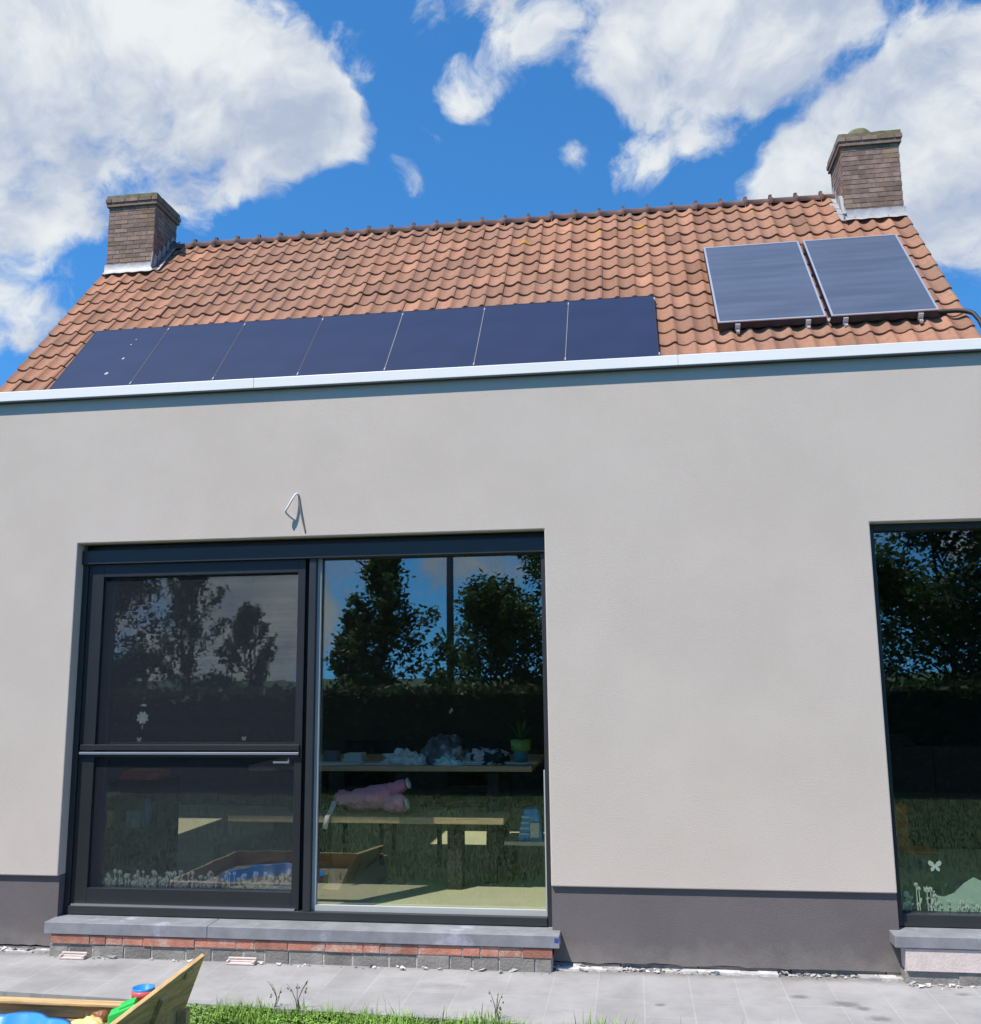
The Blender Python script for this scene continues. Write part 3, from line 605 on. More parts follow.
def chimney(x0, x1, inner, label):
    b = MB(); rr = random.Random(int(x0*10)); y0, y1 = 7.70, 8.42; z0, zt = 7.25, 8.745
    b.box((x0+.004, y0+.004, z0), (x1-.004, y1-.004, zt), 1)
    ch = .070; n = int((zt-z0)/ch+.01)
    def ring(z, z2, g, off, shift):
        for face in range(4):
            L0, L1 = (x0-g, x1+g) if face in (0, 2) else (y0-g+.1, y1+g-.1)
            p = L0-shift
            while p < L1-.005:
                a, c_ = max(p, L0), min(p+.205, L1); p += .217
                if c_-a < .02: continue
                t = min(1, max(0, rr.gauss(.5, .28))); e = rr.uniform(-.002, .002)
                if face == 0: b.box((a, y0-g+e, z), (c_, y0-g+.1, z2), 0, t)
                if face == 2: b.box((a, y1+g-.1, z), (c_, y1+g+e, z2), 0, t)
                if face == 1: b.box((x0-g+e, a, z), (x0-g+.1, c_, z2), 0, t)
                if face == 3: b.box((x1+g-.1, a, z), (x1+g+e, c_, z2), 0, t)
    for i in range(n): ring(z0+i*ch, z0+i*ch+.059, 0, 0, .108*(i % 2))
    zc = z0+n*ch; ring(zc, zc+.058, .022, 0, 0); ring(zc+.066, zc+.124, .044, 0, .108)
    b.box((x0-.03, y0-.03, zc+.003), (x1+.03, y1+.03, zc+.12), 1)
    c_ = b.build('chimney', [m_chim, m_cmortar], house, tint=True); c_['label'] = label
    cb = MB(); zt = zc+.126; nx, ny = 12, 10; V = []; a0, a1, c0, c1 = x0-.03, x1+.03, y0-.03, y1+.03
    for j in range(ny+1):
        for i in range(nx+1):
            e = min(i, nx-i, j, ny-j); V.append((a0+(a1-a0)*i/nx, c0+(c1-c0)*j/ny, zt+(.055 if e == 0 else .085)+.014*mnoise.noise(Vector((i*.7, j*.7, x0)))))
    fs = [(j*(nx+1)+i, j*(nx+1)+i+1, (j+1)*(nx+1)+i+1, (j+1)*(nx+1)+i) for j in range(ny) for i in range(nx)]
    B0 = [(a0, c0, zt), (a1, c0, zt), (a1, c1, zt), (a0, c1, zt)]; cb.add(V, fs, 0, True)
    per = [i for i in range(nx+1)]+[(j*(nx+1)+nx) for j in range(1, ny+1)]+[ny*(nx+1)+i for i in range(nx-1, -1, -1)]+[j*(nx+1) for j in range(ny-1, 0, -1)]
    P = [V[i] for i in per]; cb.add(P+[(p[0], p[1], zt) for p in P], [(k, k+len(P), (k+1) % len(P)+len(P), (k+1) % len(P)) for k in range(len(P))])
    if inner < 0: cb.lathe((x0+.28, 7.86, zt+.06), [(.17, 0), (.165, .06), (.135, .10), (.06, .115), (0, .118)], 20)
    cb.build('cap', m_moss, c_)
    # lead: front apron, inner side steps
    fl = MB(); s_front = (8.3-y0)/math.cos(TH); nxx = 16
    def ap(x, k): return RP(x, s_front+.06+.012*math.sin(x*29), .055) if k == 0 else Vector((x, y0-.012, RP(x, s_front).z+[.055, .165][k-1]+.006*math.sin(x*37)))
    xa = [x0-.02+(x1-x0+.04)*i/nxx for i in range(nxx+1)]
    V = [ap(x, k) for x in xa for k in range(3)]; fl.add(V, [(3*i+k, 3*i+3+k, 3*i+4+k, 3*i+k+1) for i in range(nxx) for k in range(2)], 0, True)
    xi = (x1+.012) if inner > 0 else (x0-.012); sg = 1 if inner > 0 else -1
    for k in range(5):
        ya = y0-.02+k*.13; yb = ya+.15; za = RP(0, (8.3-ya)/math.cos(TH)).z; zb = RP(0, (8.3-yb)/math.cos(TH)).z
        if yb > 8.42: break
        fl.add([(xi, ya, za-.01), (xi, yb, zb-.01), (xi, yb, zb+.16-.02*k), (xi, ya+.05, zb+.17-.02*k), (xi, ya, za+.12)], [(0,1,2,3,4)] if sg > 0 else [(4,3,2,1,0)])
        fl.add([(xi, ya, za+.03), (xi, yb, zb+.03), (xi+sg*.11, yb, zb+.055), (xi+sg*.11, ya, za+.055)], [(0,1,2,3)])
    if inner < 0: fl.bar((xi-.01, y0-.02, 7.72), (xi-.005, y0+.14, 8.06), .05, .02)
    if inner > 0: fl.bar((x1-.01, y0-.018, 7.70), (x1+.01, y0-.018, 7.93), .04, .014)
    fl.build('flashing', m_lead, c_)
chimney(-7.81, -7.05, 1, 'left brick chimney with mossy flat cap and pale lead at its foot')
chimney(3.11, 3.88, -1, 'right brick chimney with a mossy cap and a low round bump on top')

# ------------------------------------------------------------------ photovoltaic panels
PVL = ['leftmost black solar panel in the row of seven, marked by pale bird droppings',
       'second black solar panel from the left, next to the one with bird droppings',
       'third black solar panel from the left in the row of seven',
       'middle black solar panel of the row of seven on the tiled roof',
       'fifth black solar panel from the left, third from the right end of the row',
       'second black solar panel from the right end of the row of seven',
       'rightmost black solar panel in the row of seven, beside bare roof tiles']
def quadbox(b, xa, xb, sa, sb, h0, h1, m=0):
    P = [RP(x, s, h) for h in (h0, h1) for x, s in ((xa, sa), (xb, sa), (xb, sb), (xa, sb))]
    return b.add(P, [(0,1,2,3),(7,6,5,4),(0,4,5,1),(1,5,6,2),(2,6,7,3),(3,7,4,0)], m)
for k in range(7):
    xa = .403-1.07*(7-k)+.009; xb = xa+1.0692; sa, sb = 2.885, 4.605
    root = thing('solar_module', RP((xa+xb)/2, sb, .05), PVL[k], 'solar panel', 'black solar panels in a row on the roof')
    b = MB(); fw_ = .011
    quadbox(b, xa, xa+fw_, sa, sb, .045, .083); quadbox(b, xb-fw_, xb, sa, sb, .045, .083); quadbox(b, xa+fw_, xb-fw_, sa, sa+fw_, .045, .083); quadbox(b, xa+fw_, xb-fw_, sb-fw_, sb, .045, .083)
    b.build('frame', m_pvframe, root)
    b = MB(); quadbox(b, xa+fw_, xb-fw_, sa+fw_, sb-fw_, .055, .0805); b.build('glass', m_pv, root)
    for s_ in (sa+.06, sb-.3):
        b = MB(); quadbox(b, xb-.004, xb+.010, s_, s_+.055, .0835, .088); b.build('clamp', m_greypl, root)
    if k in (3, 4, 5):
        b = MB(); quadbox(b, xb+.0008, xb+.0052, sa+.115, sb-.31, .07, .084); b.build('joint_strip', m_greypl, root)
    b = MB(); quadbox(b, xa+.45, xa+.50, sa-.018, sa-.002, .04, .07); b.build('roof_hook', m_clamp, root)
rr = random.Random(2); first = next(o for o in COL.objects if o.name == 'solar_module')
for x, s, r_ in ((-6.441, 4.06, .020), (-6.359, 3.698, .016), (-6.395, 3.333, .008), (-6.376, 3.202, .008)):
    P = [RP(x+r_*(1.2*math.cos(a)*rr.uniform(.6, 1.2)), s+r_*1.6*math.sin(a)*rr.uniform(.6, 1.2), .0835) for a in [2*math.pi*i/9 for i in range(9)]]
    MB().add(P+[RP(x, s, .087)], [(i, (i+1) % 9, 9) for i in range(9)]).build('bird_dropping', m_greypl, first)
# thermal collectors
for k, (xa, xb, lab) in enumerate(((1.115, 2.335, 'left blue-grey solar collector nearer the row of black panels'), (2.392, 3.565, 'right blue-grey solar collector below the right chimney'))):
    sa, sb = 1.715, 3.785
    root = thing('solar_collector', RP((xa+xb)/2, sb, .05), lab, 'solar collector', 'large solar collectors on the roof')
    b = MB(); e = .022
    for q in ((xa, xa+e, sa, sb), (xb-e, xb, sa, sb), (xa+e, xb-e, sa, sa+e), (xa+e, xb-e, sb-e, sb)): quadbox(b, *q, .128, .140)
    b.build('frame', m_clamp, root)
    b = MB(); quadbox(b, xa, xb, sa, sb, .045, .1275); b.build('casing', m_pvframe, root)
    b = MB(); quadbox(b, xa+e, xb-e, sa+e, sb-e, .1285, .136); b.build('glass', m_coll, root)
    for xb_ in ((1.34, 2.135) if k == 0 else (2.55, 3.37)):
        b = MB(); quadbox(b, xb_-.028, xb_+.028, sb+.004, sb+.035, .03, .115); quadbox(b, xb_-.018, xb_+.018, sb+.036, sb+.10, .03, .06); b.build('bracket', m_clamp, root)
    for xb_ in ((1.15, 2.18) if k == 0 else (2.58, 3.40)):
        b = MB(); quadbox(b, xb_-.018, xb_+.018, sa-.045, sa-.004, .04, .12); b.build('clip', m_clamp, root)
    if k == 0:
        b = MB(); b.tube([RP(xb+.01, sb-.02, .09), RP(xb+.03, sb+.03, .08), RP(xb+.045, sb-.02, .09)], .016, 8); b.build('pipe_joint', m_greypl, root)
tag(MB().tube(bez([RP(3.56, 3.70, .06), RP(3.74, 3.72, .07), RP(3.86, 3.74, .10), RP(3.92, 3.86, .10)], 12)+[RP(3.945, 4.0, .09), RP(3.945, 4.4, .06), RP(3.945, 4.9, .02)], .026, 10).build('pipe', m_pipe, origin=RP(3.6, 3.7, .05)), 'black insulated pipe from the right solar collector over the roof edge', 'pipe')

# ------------------------------------------------------------------ room contents
def lump(b, c, rad, seed, amp=.25, freq=3., flat=True, n=3, m=0, fold=0.):
    bm = bmesh.new(); bmesh.ops.create_icosphere(bm, subdivisions=n+1, radius=1.); V = []
    for v in bm.verts:
        d = v.co.normalized(); k = 1+amp*mnoise.noise(d*freq*.6+Vector((seed, 0, 0)))+amp*.6*mnoise.noise(d*freq*1.7+Vector((0, seed, 0)))+fold*abs(mnoise.noise(Vector((d.x*7+seed, d.y*2, d.z*3))))
        p = Vector((d.x*rad[0]*k, d.y*rad[1]*k, d.z*rad[2]*k))
        if flat and p.z < 0: p.z *= .15
        V.append(Vector(c)+p)
    b.add(V, [[v.index for v in f.verts] for f in bm.faces], m, True); bm.free(); return b
FZ = .2; TZ = .945
t = thing('dining_table', (-1.5, 1.4, FZ), 'long wooden dining table behind the right door pane, covered with clothes and papers', 'table')
MB().box((-2.55, .93, TZ-.035), (-.66, 1.85, TZ)).build('tabletop', m_oak, t, bevel=.004)
for x in (-2.3, -.95):
    MB().bar((x, 1.1, FZ), (x+.02, 1.1, TZ-.036), .07, .07).build('leg', m_blackfurn, t); MB().bar((x, 1.7, FZ), (x+.02, 1.7, TZ-.036), .07, .07).build('leg', m_blackfurn, t)
t = thing('bench', (-1.7, .95, FZ), 'wooden bench along the front of the table carrying the pink jacket', 'bench')
MB().box((-2.62, .78, .605), (-.825, 1.08, .645)).build('seat', m_benchw, t, bevel=.004)
for x in (-2.3, -1.15):
    MB().box((x-.045, .86, FZ), (x+.045, .99, .604)).build('leg', m_blackfurn, t)
for i, (x, lab) in enumerate(((-2.0, 'left dark chair on the far side of the dining table'), (-1.2, 'right dark chair on the far side of the dining table'))):
    t = thing('chair', (x, 1.78, FZ), lab, 'chair', 'dark chairs behind the dining table')
    MB().box((x-.22, 1.56, .62), (x+.22, 1.99, .66)).build('seat', m_blackfurn, t, bevel=.01)
    MB().box((x-.21, 1.97, .70), (x+.21, 2.00, 1.04)).build('backrest', m_blackfurn, t, bevel=.01)
    for dx in (-.19, .19):
        for y in (1.59, 1.975): MB().bar((x+dx, y, FZ), (x+dx, y, .62 if y < 1.8 else .6), .03, .03).build('leg', m_blackfurn, t)
# pink jacket
b = MB(); y = .93
b.tube([(-1.875, y, .72), (-1.82, y, .735), (-1.73, y, .74), (-1.63, y, .752), (-1.56, y, .76)], [.045, .068, .073, .078, .065], 14)
b.tube([(-1.60, y+.02, .775), (-1.54, y+.03, .80), (-1.485, y+.03, .825)], [.052, .046, .036], 12)
b.tube([(-1.60, y-.04, .715), (-1.53, y-.05, .712), (-1.475, y-.05, .712)], [.05, .054, .046], 12)
lump(b, (-1.895, y, .715), (.065, .075, .075), 4, .2)
pj = b.build('pink_jacket', m_pink, origin=(-1.65, y, .625)); rm = pj.modifiers.new('remesh', 'REMESH'); rm.mode = 'VOXEL'; rm.voxel_size = .012; rm.use_smooth_shade = True
tx = bpy.data.textures.new('folds', 'CLOUDS'); tx.noise_scale = .055; dm = pj.modifiers.new('folds', 'DISPLACE'); dm.texture = tx; dm.strength = .042; dm.mid_level = .5
tag(pj, 'pink child jacket rolled up on the wooden bench', 'jacket')
for q in ((-1.479, .96, .828), (-1.468, .88, .712)):
    MB().lathe((0, 0, 0), [(.030, 0), (.036, .004), (.036, .014), (.028, .018)], 16).build('cuff', m_white, pj)
    cf = COL.objects[-1]; cf.rotation_euler = (0, R(70), 0); cf.location = Vector(q)-ORI[pj.name]
    for v in cf.data.vertices: v.co += ORI[pj.name]
b = MB(); b.add([(-1.945, .845, .73), (-1.91, .845, .73), (-1.925, .79, .66), (-1.955, .79, .66), (-1.935, .770, .645), (-1.965, .770, .645), (-1.95, .768, .57), (-1.98, .768, .57)], [(0,1,2,3), (3,2,4,5), (5,4,6,7)], 0, True)
st = b.build('strap', m_white, pj); sm_ = st.modifiers.new('thick', 'SOLIDIFY'); sm_.thickness = .006
# table clutter
b = MB(); lump(b, (-1.28, 1.15, TZ+.005), (.16, .17, .155), 3, .35, 3.5, fold=.25)
tag(b.build('dark_jacket', m_jacket, origin=(-1.28, 1.15, TZ)), 'dark grey jacket with pale stripes heaped on the dining table', 'jacket')
b = MB(); lump(b, (-1.53, 1.03, TZ+.003), (.12, .07, .075), 9, .5, 4, fold=.3); lump(b, (-1.42, 1.02, TZ+.003), (.06, .05, .06), 12, .5, 4)
tag(b.build('knit_cap', m_knit, origin=(-1.5, 1.03, TZ)), 'crumpled pale grey knitwear left of the dark jacket on the table', 'clothing')
b = MB(); lump(b, (-1.22, .975, TZ+.002), (.075, .04, .05), 15, .5, 4, fold=.3); lump(b, (-1.16, .97, TZ+.002), (.05, .03, .03), 17, .5, 4)
tag(b.build('aqua_cloth', m_aqua, origin=(-1.2, .97, TZ)), 'small aqua cloth in front of the dark jacket on the table', 'cloth')
b = MB(); lump(b, (-.99, 1.12, TZ+.002), (.15, .10, .085), 21, .4, 3.5, fold=.3)
tag(b.build('patterned_scarf', m_check, origin=(-.99, 1.12, TZ)), 'black and white patterned scarf beside the flower pot on the table', 'scarf')
for (x, y, a, w_, d_, h_, lab) in ((-1.95, 1.0, .1, .30, .12, .012, 'flat pale papers at the left front edge of the dining table'), (-1.68, 1.02, -.08, .22, .10, .008, 'single pale sheet between the papers and the pale knitwear on the table'), (-1.06, 1.0, .05, .14, .05, .02, 'pale folded card in front of the patterned scarf')):
    ca, sa_ = math.cos(a), math.sin(a); b = MB()
    for i in range(2): b.obox((x+.015*i, y+.01*i, TZ+h_*(i+.5)/1.0*.55+.001), (ca*w_/2, sa_*w_/2, 0), (-sa_*d_/2, ca*d_/2, 0), (0, 0, h_*.24))
    tag(b.build('papers', m_paper, origin=(x, y, TZ)), lab, 'papers')
b = MB(); b.box((-1.96, 1.10, TZ+.002), (-1.82, 1.25, TZ+.03)).box((-1.95, 1.11, TZ+.03), (-1.83, 1.24, TZ+.06))
tag(b.build('book_stack', m_paper, origin=(-1.9, 1.17, TZ), bevel=.003), 'two pale books stacked at the left of the table behind the papers', 'books')
b = MB(); b.lathe((-2.04, 1.12, TZ), [(0, .001), (.05, .001), (.055, .02), (.055, .07), (.05, .08), (0, .08)], 20)
tag(b.build('felt_pot', m_greycl, origin=(-2.04, 1.12, TZ)), 'grey round tub at the left end of the table beside the books', 'tub')
t = thing('potted_plant', (-.745, 1.08, TZ), 'small spiky plant in a green and teal pot at the right end of the table', 'plant')
MB().lathe((-.745, 1.08, TZ), [(0, .001), (.10, .001), (.115, .012), (.10, .014), (0, .013)], 24).build('saucer', m_paper, t)
MB().lathe((-.745, 1.08, TZ), [(0, .016), (.042, .016), (.052, .085)], 24).lathe((-.745, 1.08, TZ), [(.052, .086), (.064, .088), (.067, .155), (.060, .155), (.056, .14), (0, .14)], 24, 1).build('pot', [m_pot2, m_pot1], t)
b = MB(); rr = random.Random(5)
for i in range(16):
    a = rr.uniform(0, 6.28); L = rr.uniform(.10, .20); o = rr.uniform(.2, .75); P0 = Vector((-.745, 1.08, TZ+.13)); tip = P0+Vector((math.cos(a)*L*o, math.sin(a)*L*o, L*math.sqrt(1-o*o*.8))); md = P0.lerp(tip, .5)+Vector((0, 0, .02)); sx = Vector((-math.sin(a), math.cos(a), 0))*.004
    b.add([P0-sx, P0+sx, md+sx, md-sx, tip], [(0,1,2,3),(3,2,4)])
b.build('leaves', m_leafin, t)
# detergent carton on a stool at the right
t = thing('stool', (-.70, 1.2, FZ), 'low dark stool under the blue carton by the right door jamb', 'stool')
MB().box((-.86, 1.05, .44), (-.50, 1.40, .462)).build('seat', m_bead, t); 
for x in (-.83, -.53): MB().box((x-.015, 1.08, FZ), (x+.015, 1.37, .44)).build('leg', m_blackfurn, t)
t = thing('carton', (-.70, 1.12, .463), 'blue printed carton with white label standing on the stool by the door jamb', 'carton')
MB().prism([(-.775, .463), (-.615, .463), (-.64, .66), (-.73, .66)], 1.08, 1.20).build('box', m_carton, t)
b = MB()
for z in (.50, .535, .57, .605): b.box((-.772+.18*(z-.463), 1.074, z), (-.70, 1.079, z+.012))
b.build('printed_stripes', m_lightblue, t)
MB().box((-.692, 1.073, .485), (-.635, 1.079, .575)).build('label', m_paper, t)
# floor things
t = thing('mirrored_boards', (-2.6, 1.5, FZ), 'tilted plywood boards in place of the sandbox mirrored in the left door pane', 'toy')  # boards stand in for the sandbox reflection in this pane
b = MB(); b.prism([(-2.95, FZ+.02), (-2.93, .36), (-2.52, .48), (-2.50, .24)], 1.30, 1.33); b.build('side_panel', m_ply, t)
MB().bar((-2.80, 1.10, .24), (-2.35, 1.2, .36), .28, .018).build('ramp', m_ply, t)
for q in ((-2.45, -2.30, .34), (-2.75, -2.6, .27)): MB().bar((q[0], 1.15, .205), (q[1], 1.15, q[2]), .03, .03).build('leg', m_blackfurn, t)
# cube shelf with toys
K = .8333
def kx(x): return x*K
def kz(z): return 1.53+(z-1.53)*K
SHY = 1.10
CX0, CX1, CZ = kx(-4.45), kx(-3.90), kz(.69)
t = thing('shelf', (-3.48, 1.25, FZ), 'low black open shelf behind the left door pane with coloured items', 'shelf')
b = MB(); zb = kz(.30)
b.box((CX0, SHY, FZ), (CX0+.018, SHY+.3, CZ)).box((CX1-.018, SHY, FZ), (CX1, SHY+.3, CZ)).box((CX0+.018, SHY, CZ-.018), (CX1-.018, SHY+.3, CZ)).box((CX0+.018, SHY+.285, FZ), (CX1-.018, SHY+.3, CZ-.018)).box((CX0+.018, SHY, zb-.02), (CX1-.018, SHY+.285, zb)).box((kx(-4.27), SHY, zb), (kx(-4.255), SHY+.285, CZ-.018))
b.build('carcass', m_blackfurn, t)
tag(MB().box((kx(-4.26), SHY-.01, CZ), (kx(-3.93), SHY+.18, CZ+.024)).box((kx(-4.24), SHY-.005, CZ+.024), (kx(-3.92), SHY+.17, CZ+.06)).build('picture_books', m_redbox, origin=(-3.42, SHY, CZ), bevel=.003), 'orange and red books lying on top of the black shelf', 'books')
b = MB(); b.lathe((kx(-4.03), SHY+.04, zb+.001), [(0, 0), (.030, 0), (.031, .12), (.018, .165), (.018, .19), (0, .19)], 16)
tag(b.build('bottle', m_carton, origin=(kx(-4.03), SHY+.04, zb)), 'blue bottle inside the black shelf', 'bottle')
tag(MB().box((kx(-4.20), SHY+.01, zb+.001), (kx(-4.08), SHY+.09, zb+.11)).build('teal_box', m_teal, origin=(kx(-4.14), SHY, zb), bevel=.003), 'teal box standing beside the blue bottle in the shelf', 'box')
tag(MB().prism([(kx(-4.415), zb+.001), (kx(-4.33), zb+.001), (kx(-4.31), zb+.11), (kx(-4.425), zb+.11)], SHY+.01, SHY+.09).build('yellow_tub', m_yel, origin=(kx(-4.37), SHY, zb)), 'yellow tub at the left inside the black shelf', 'tub')
# right window room
t = thing('toddler_chair', (1.84, 1.9, FZ), 'small orange chair with pale legs behind the right window', 'chair')
MB().box((1.765, 1.98, .30), (1.865, 2.0, .60)).build('backrest', m_orange, t, bevel=.01)
MB().box((1.755, 1.74, .30), (1.98, 1.98, .325)).build('seat', m_orange, t, bevel=.01)
for x in (1.80, 1.88):
    for y in (1.77, 1.95): MB().box((x, y, FZ), (x+.025, y+.025, .30)).build('leg', m_greypl, t)
t = thing('sideboard', (2.2, 2.9, FZ), 'dark sideboard deep in the room behind the right window', 'sideboard')
MB().box((1.75, 2.6, FZ), (3.2, 3.1, .95)).build('carcass', m_blackfurn, t, bevel=.005)
b = MB()
for x in (1.76, 2.24, 2.72): b.box((x, 2.585, FZ+.03), (x+.46, 2.599, .92))
b.build('door_panel', m_blackfurn, t)
b = MB(); 
for i in range(4): b.box((1.80+.02*i, 2.62, .951+.022*i), (2.12-.02*i, 2.85, .970+.022*i))
tag(b.build('paper_pile', m_blackfurn, origin=(1.95, 2.7, .951)), 'low dark stack lying on the sideboard top', 'papers')

# ------------------------------------------------------------------ stickers on the panes
def sticker_butterfly(x, z, s, y, label):
    P = [(0,.1),(.25,.55),(.75,.8),(.95,.45),(.7,.05),(.35,-.05),(.65,-.35),(.55,-.75),(.2,-.6),(0,-.2),(-.2,-.6),(-.55,-.75),(-.65,-.35),(-.35,-.05),(-.7,.05),(-.95,.45),(-.75,.8),(-.25,.55)]
    tag(MB().prism([(x+a*s, z+c_*s) for a, c_ in P], y, y+.001).build('butterfly_sticker', m_frost, origin=(x, y, z)), label, 'sticker', 'white butterfly stickers on the glass')
GYL, GYR = .1645, .1345
sticker_butterfly(-2.93, 1.163, .016, GYL, 'white butterfly sticker under the sun sticker on the left pane')
sticker_butterfly(-2.275, 1.168, .016, GYL, 'white butterfly sticker at the right of the left pane above the grip rail')
sticker_butterfly(1.513, .522, .036, GYR, 'white butterfly sticker low on the right window')
P = []
for i in range(24):
    a = 2*math.pi*i/24; r_ = .038 if i % 3 else .027; P.append((-2.915+r_*math.cos(a), 1.290+r_*math.sin(a)))
tag(MB().prism(P, GYL, GYL+.001).prism([(-2.935, 1.362), (-2.90, 1.355), (-2.892, 1.366), (-2.91, 1.372)], GYL, GYL+.001).prism([(-2.917, 1.25), (-2.912, 1.25), (-2.911, 1.225), (-2.916, 1.225)], GYL, GYL+.001).build('sun_sticker', m_frost, origin=(-2.915, GYL, 1.29)), 'white sun shaped sticker on the upper left pane', 'sticker')
def flowers(b, x0, x1, z0, n, hmax, y, rr):
    for i in range(n):
        x = rr.uniform(x0, x1); h = rr.uniform(.25, 1)**1.3*hmax; s = rr.uniform(.008, .015)*(1+hmax*1.5); yy = y+.0011*(i % 7)
        b.prism([(x-.002, z0), (x+.002, z0), (x+.002, z0+h), (x-.002, z0+h)], yy, yy+.0008)
        k = rr.choice((0, 1, 2)); c_ = (x, z0+h)
        if k == 0: Q = [(0,-1),(.8,-.5),(.9,.9),(.4,.3),(0,1),(-.4,.3),(-.9,.9),(-.8,-.5)]
        elif k == 1: Q = [((1 if j % 2 else .6)*math.cos(j*math.pi/5), (1 if j % 2 else .6)*math.sin(j*math.pi/5)) for j in range(10)]
        else: Q = [(.8*math.cos(j*math.pi/4), math.sin(j*math.pi/4)) for j in range(8)]
        b.prism([(c_[0]+a*s, c_[1]+d*s) for a, d in Q], yy, yy+.0008)
        if rr.random() < .7: b.prism([(x, z0+h*.2), (x+s*1.2, z0+h*.55), (x+s*.3, z0+h*.6)], yy, yy+.0008)
b = MB(); flowers(b, -3.10, -1.97, .328, 120, .09, GYL, random.Random(4))
tag(b.build('flower_sticker', m_frost, origin=(-2.5, GYL, .33)), 'frosted border of flower stickers along the bottom of the left pane', 'sticker')
b = MB(); flowers(b, 1.335, 1.52, .30, 14, .13, GYR, random.Random(6)); flowers(b, 1.52, 3.2, .30, 60, .05, GYR, random.Random(8))
tag(b.build('flower_sticker', m_frost, origin=(1.6, GYR, .3)), 'frosted flower stickers in the lower corner of the right window', 'sticker')
P = [(1.50, .297)]; 
for i in range(33): x = 1.50+i*.05; P.append((x, .35+.09*math.exp(-((x-1.72)/.11)**2)+.03*math.sin(x*9)+.02*math.sin(x*23)))
P.append((3.10, .297))
tag(MB().prism(P, GYR+.010, GYR+.011).build('hill_sticker', m_mint, origin=(1.8, GYR, .3)), 'pale green hill shaped window film behind the flower stickers', 'sticker')

# ------------------------------------------------------------------ sandbox and toys
SY = -1.08; GZ = -.06
t = thing('sandbox', (-2.6, -1.6, GZ), 'wooden sandbox with its lid opened up as a slanted backrest', 'sandbox')
b = MB(); b.box((-3.3, SY, .035), (-2.03, SY+.02, .090)).box((-3.3, SY, GZ), (-2.03, SY+.02, .030)); b.build('back_board', m_pine, t, bevel=.003)
MB().box((-3.3, SY-.03, .091), (-2.16, SY+.025, .104)).build('rim_board', m_pine, t, bevel=.003)
MB().box((-2.03, -2.28, GZ), (-2.01, SY+.02, .10)).build('side_board', m_pine, t, bevel=.003)
MB().box((-3.32, -2.28, GZ), (-3.30, SY+.02, .10)).build('side_board', m_pine, t, bevel=.003)
MB().box((-3.30, -2.28, GZ), (-2.03, -2.26, .11)).build('front_board', m_pine, t, bevel=.003)
# lid: corner, length direction (sagging a little), height direction
TIP = Vector((-1.922, -1.08, .319)); DL = Vector((-.10, -1, -.12)).normalized(); DH = Vector((.40, 0, .917)); DH = (DH-DL*DH.dot(DL)).normalized(); DT = DL.cross(DH)
if DT.x < 0: DT = -DT
for a0, a1 in ((0.0, .135), (.139, .278)):
    c_ = TIP+DL*.60-DH*((a0+a1)/2)
    MB().obox(c_, DL*.60, DH*((a1-a0)/2), DT*.009).build('lid', m_lidwood, t, bevel=.002)
for d_ in (.30, 1.05): MB().obox(TIP+DL*d_-DH*.165+DT*.019, DL*.024, DH*.112, DT*.0095).build('batten', m_lidwood, t, bevel=.002)
MB().obox(TIP+DL*.12-DH*.030+DT*.015, DL*.032, DH*.014, DT*.0055).build('batten', m_pine, t, bevel=.002)
MB().box((-2.008, SY-.06, GZ), (-1.965, SY-.02, .10)).build('post', m_lidwood, t)
sv = MB(); n = 90; V = []
for z, rs in ((-.04, .30), (.0, .33), (.068, .365), (.075, .372), (.068, .352), (-.02, .30)):
    for i in range(n):
        a = 2*math.pi*i/n; r_ = rs*(1+.11*abs(math.sin(a*5+.3))); V.append((-2.70+r_*.95*math.cos(a), -1.55+r_*1.0*math.sin(a), z))
sv.add(V, [(k*n+i, k*n+(i+1) % n, (k+1)*n+(i+1) % n, (k+1)*n+i) for k in range(5) for i in range(n)]+[tuple(range(n))[::-1], tuple(range(5*n, 6*n))], 0, True)
tag(sv.build('basin', m_bluepl, origin=(-2.70, -1.55, -.04)), 'bright blue scalloped plastic basin inside the wooden sandbox', 'basin')
cx, cy, cz = -2.195, SY-.004, .1045
t = thing('toy_cup', (cx, cy, cz), 'small blue and red toy cup on the sandbox rim', 'cup')
MB().lathe((cx, cy, cz), [(0, 0), (.030, 0), (.034, .028)], 24).build('base', m_greypl, t)
MB().lathe((cx, cy, cz), [(.034, .0285), (.047, .030), (.051, .058), (.046, .060)], 24).build('band', m_redpl, t)
MB().lathe((cx, cy, cz), [(.046, .0602), (.048, .070), (.042, .070), (.036, .02), (0, .018)], 24).build('liner', m_bluepl, t)
def onray(u, v, y):
    d = (u-490.5)/F*rt+(512-v)/F*up+fw; return CAM+d*((y-CAM.y)/d.y)
b = MB(); ca, sa_ = math.cos(.35), math.sin(.35); q = Vector((-2.225, SY-.12, .098))
b.obox(q, (ca*.055, sa_*.055, .018), (-sa_*.04, ca*.04, 0), (0, 0, .030)); b.obox(q+Vector((.018, .005, .036)), (ca*.033, sa_*.033, .011), (-sa_*.032, ca*.032, 0), (0, 0, .014))
tag(b.build('sand_mould', m_greenpl, origin=q, bevel=.006), 'bright green plastic sand mould in the sandbox corner by the lid', 'toy')
b = MB(); lump(b, (-2.36, SY-.16, .04), (.085, .05, .05), 31, .25); tag(b.build('sand_toy', m_yellowpl, origin=(-2.36, SY-.16, .04)), 'cream yellow toy beside the green mould in the sandbox', 'toy')
b = MB(); lump(b, (-2.345, SY-.09, .06), (.045, .03, .04), 33, .2); tag(b.build('sand_scoop', m_brownpl, origin=(-2.345, SY-.09, .05)), 'brown toy behind the yellow toy in the sandbox', 'toy')
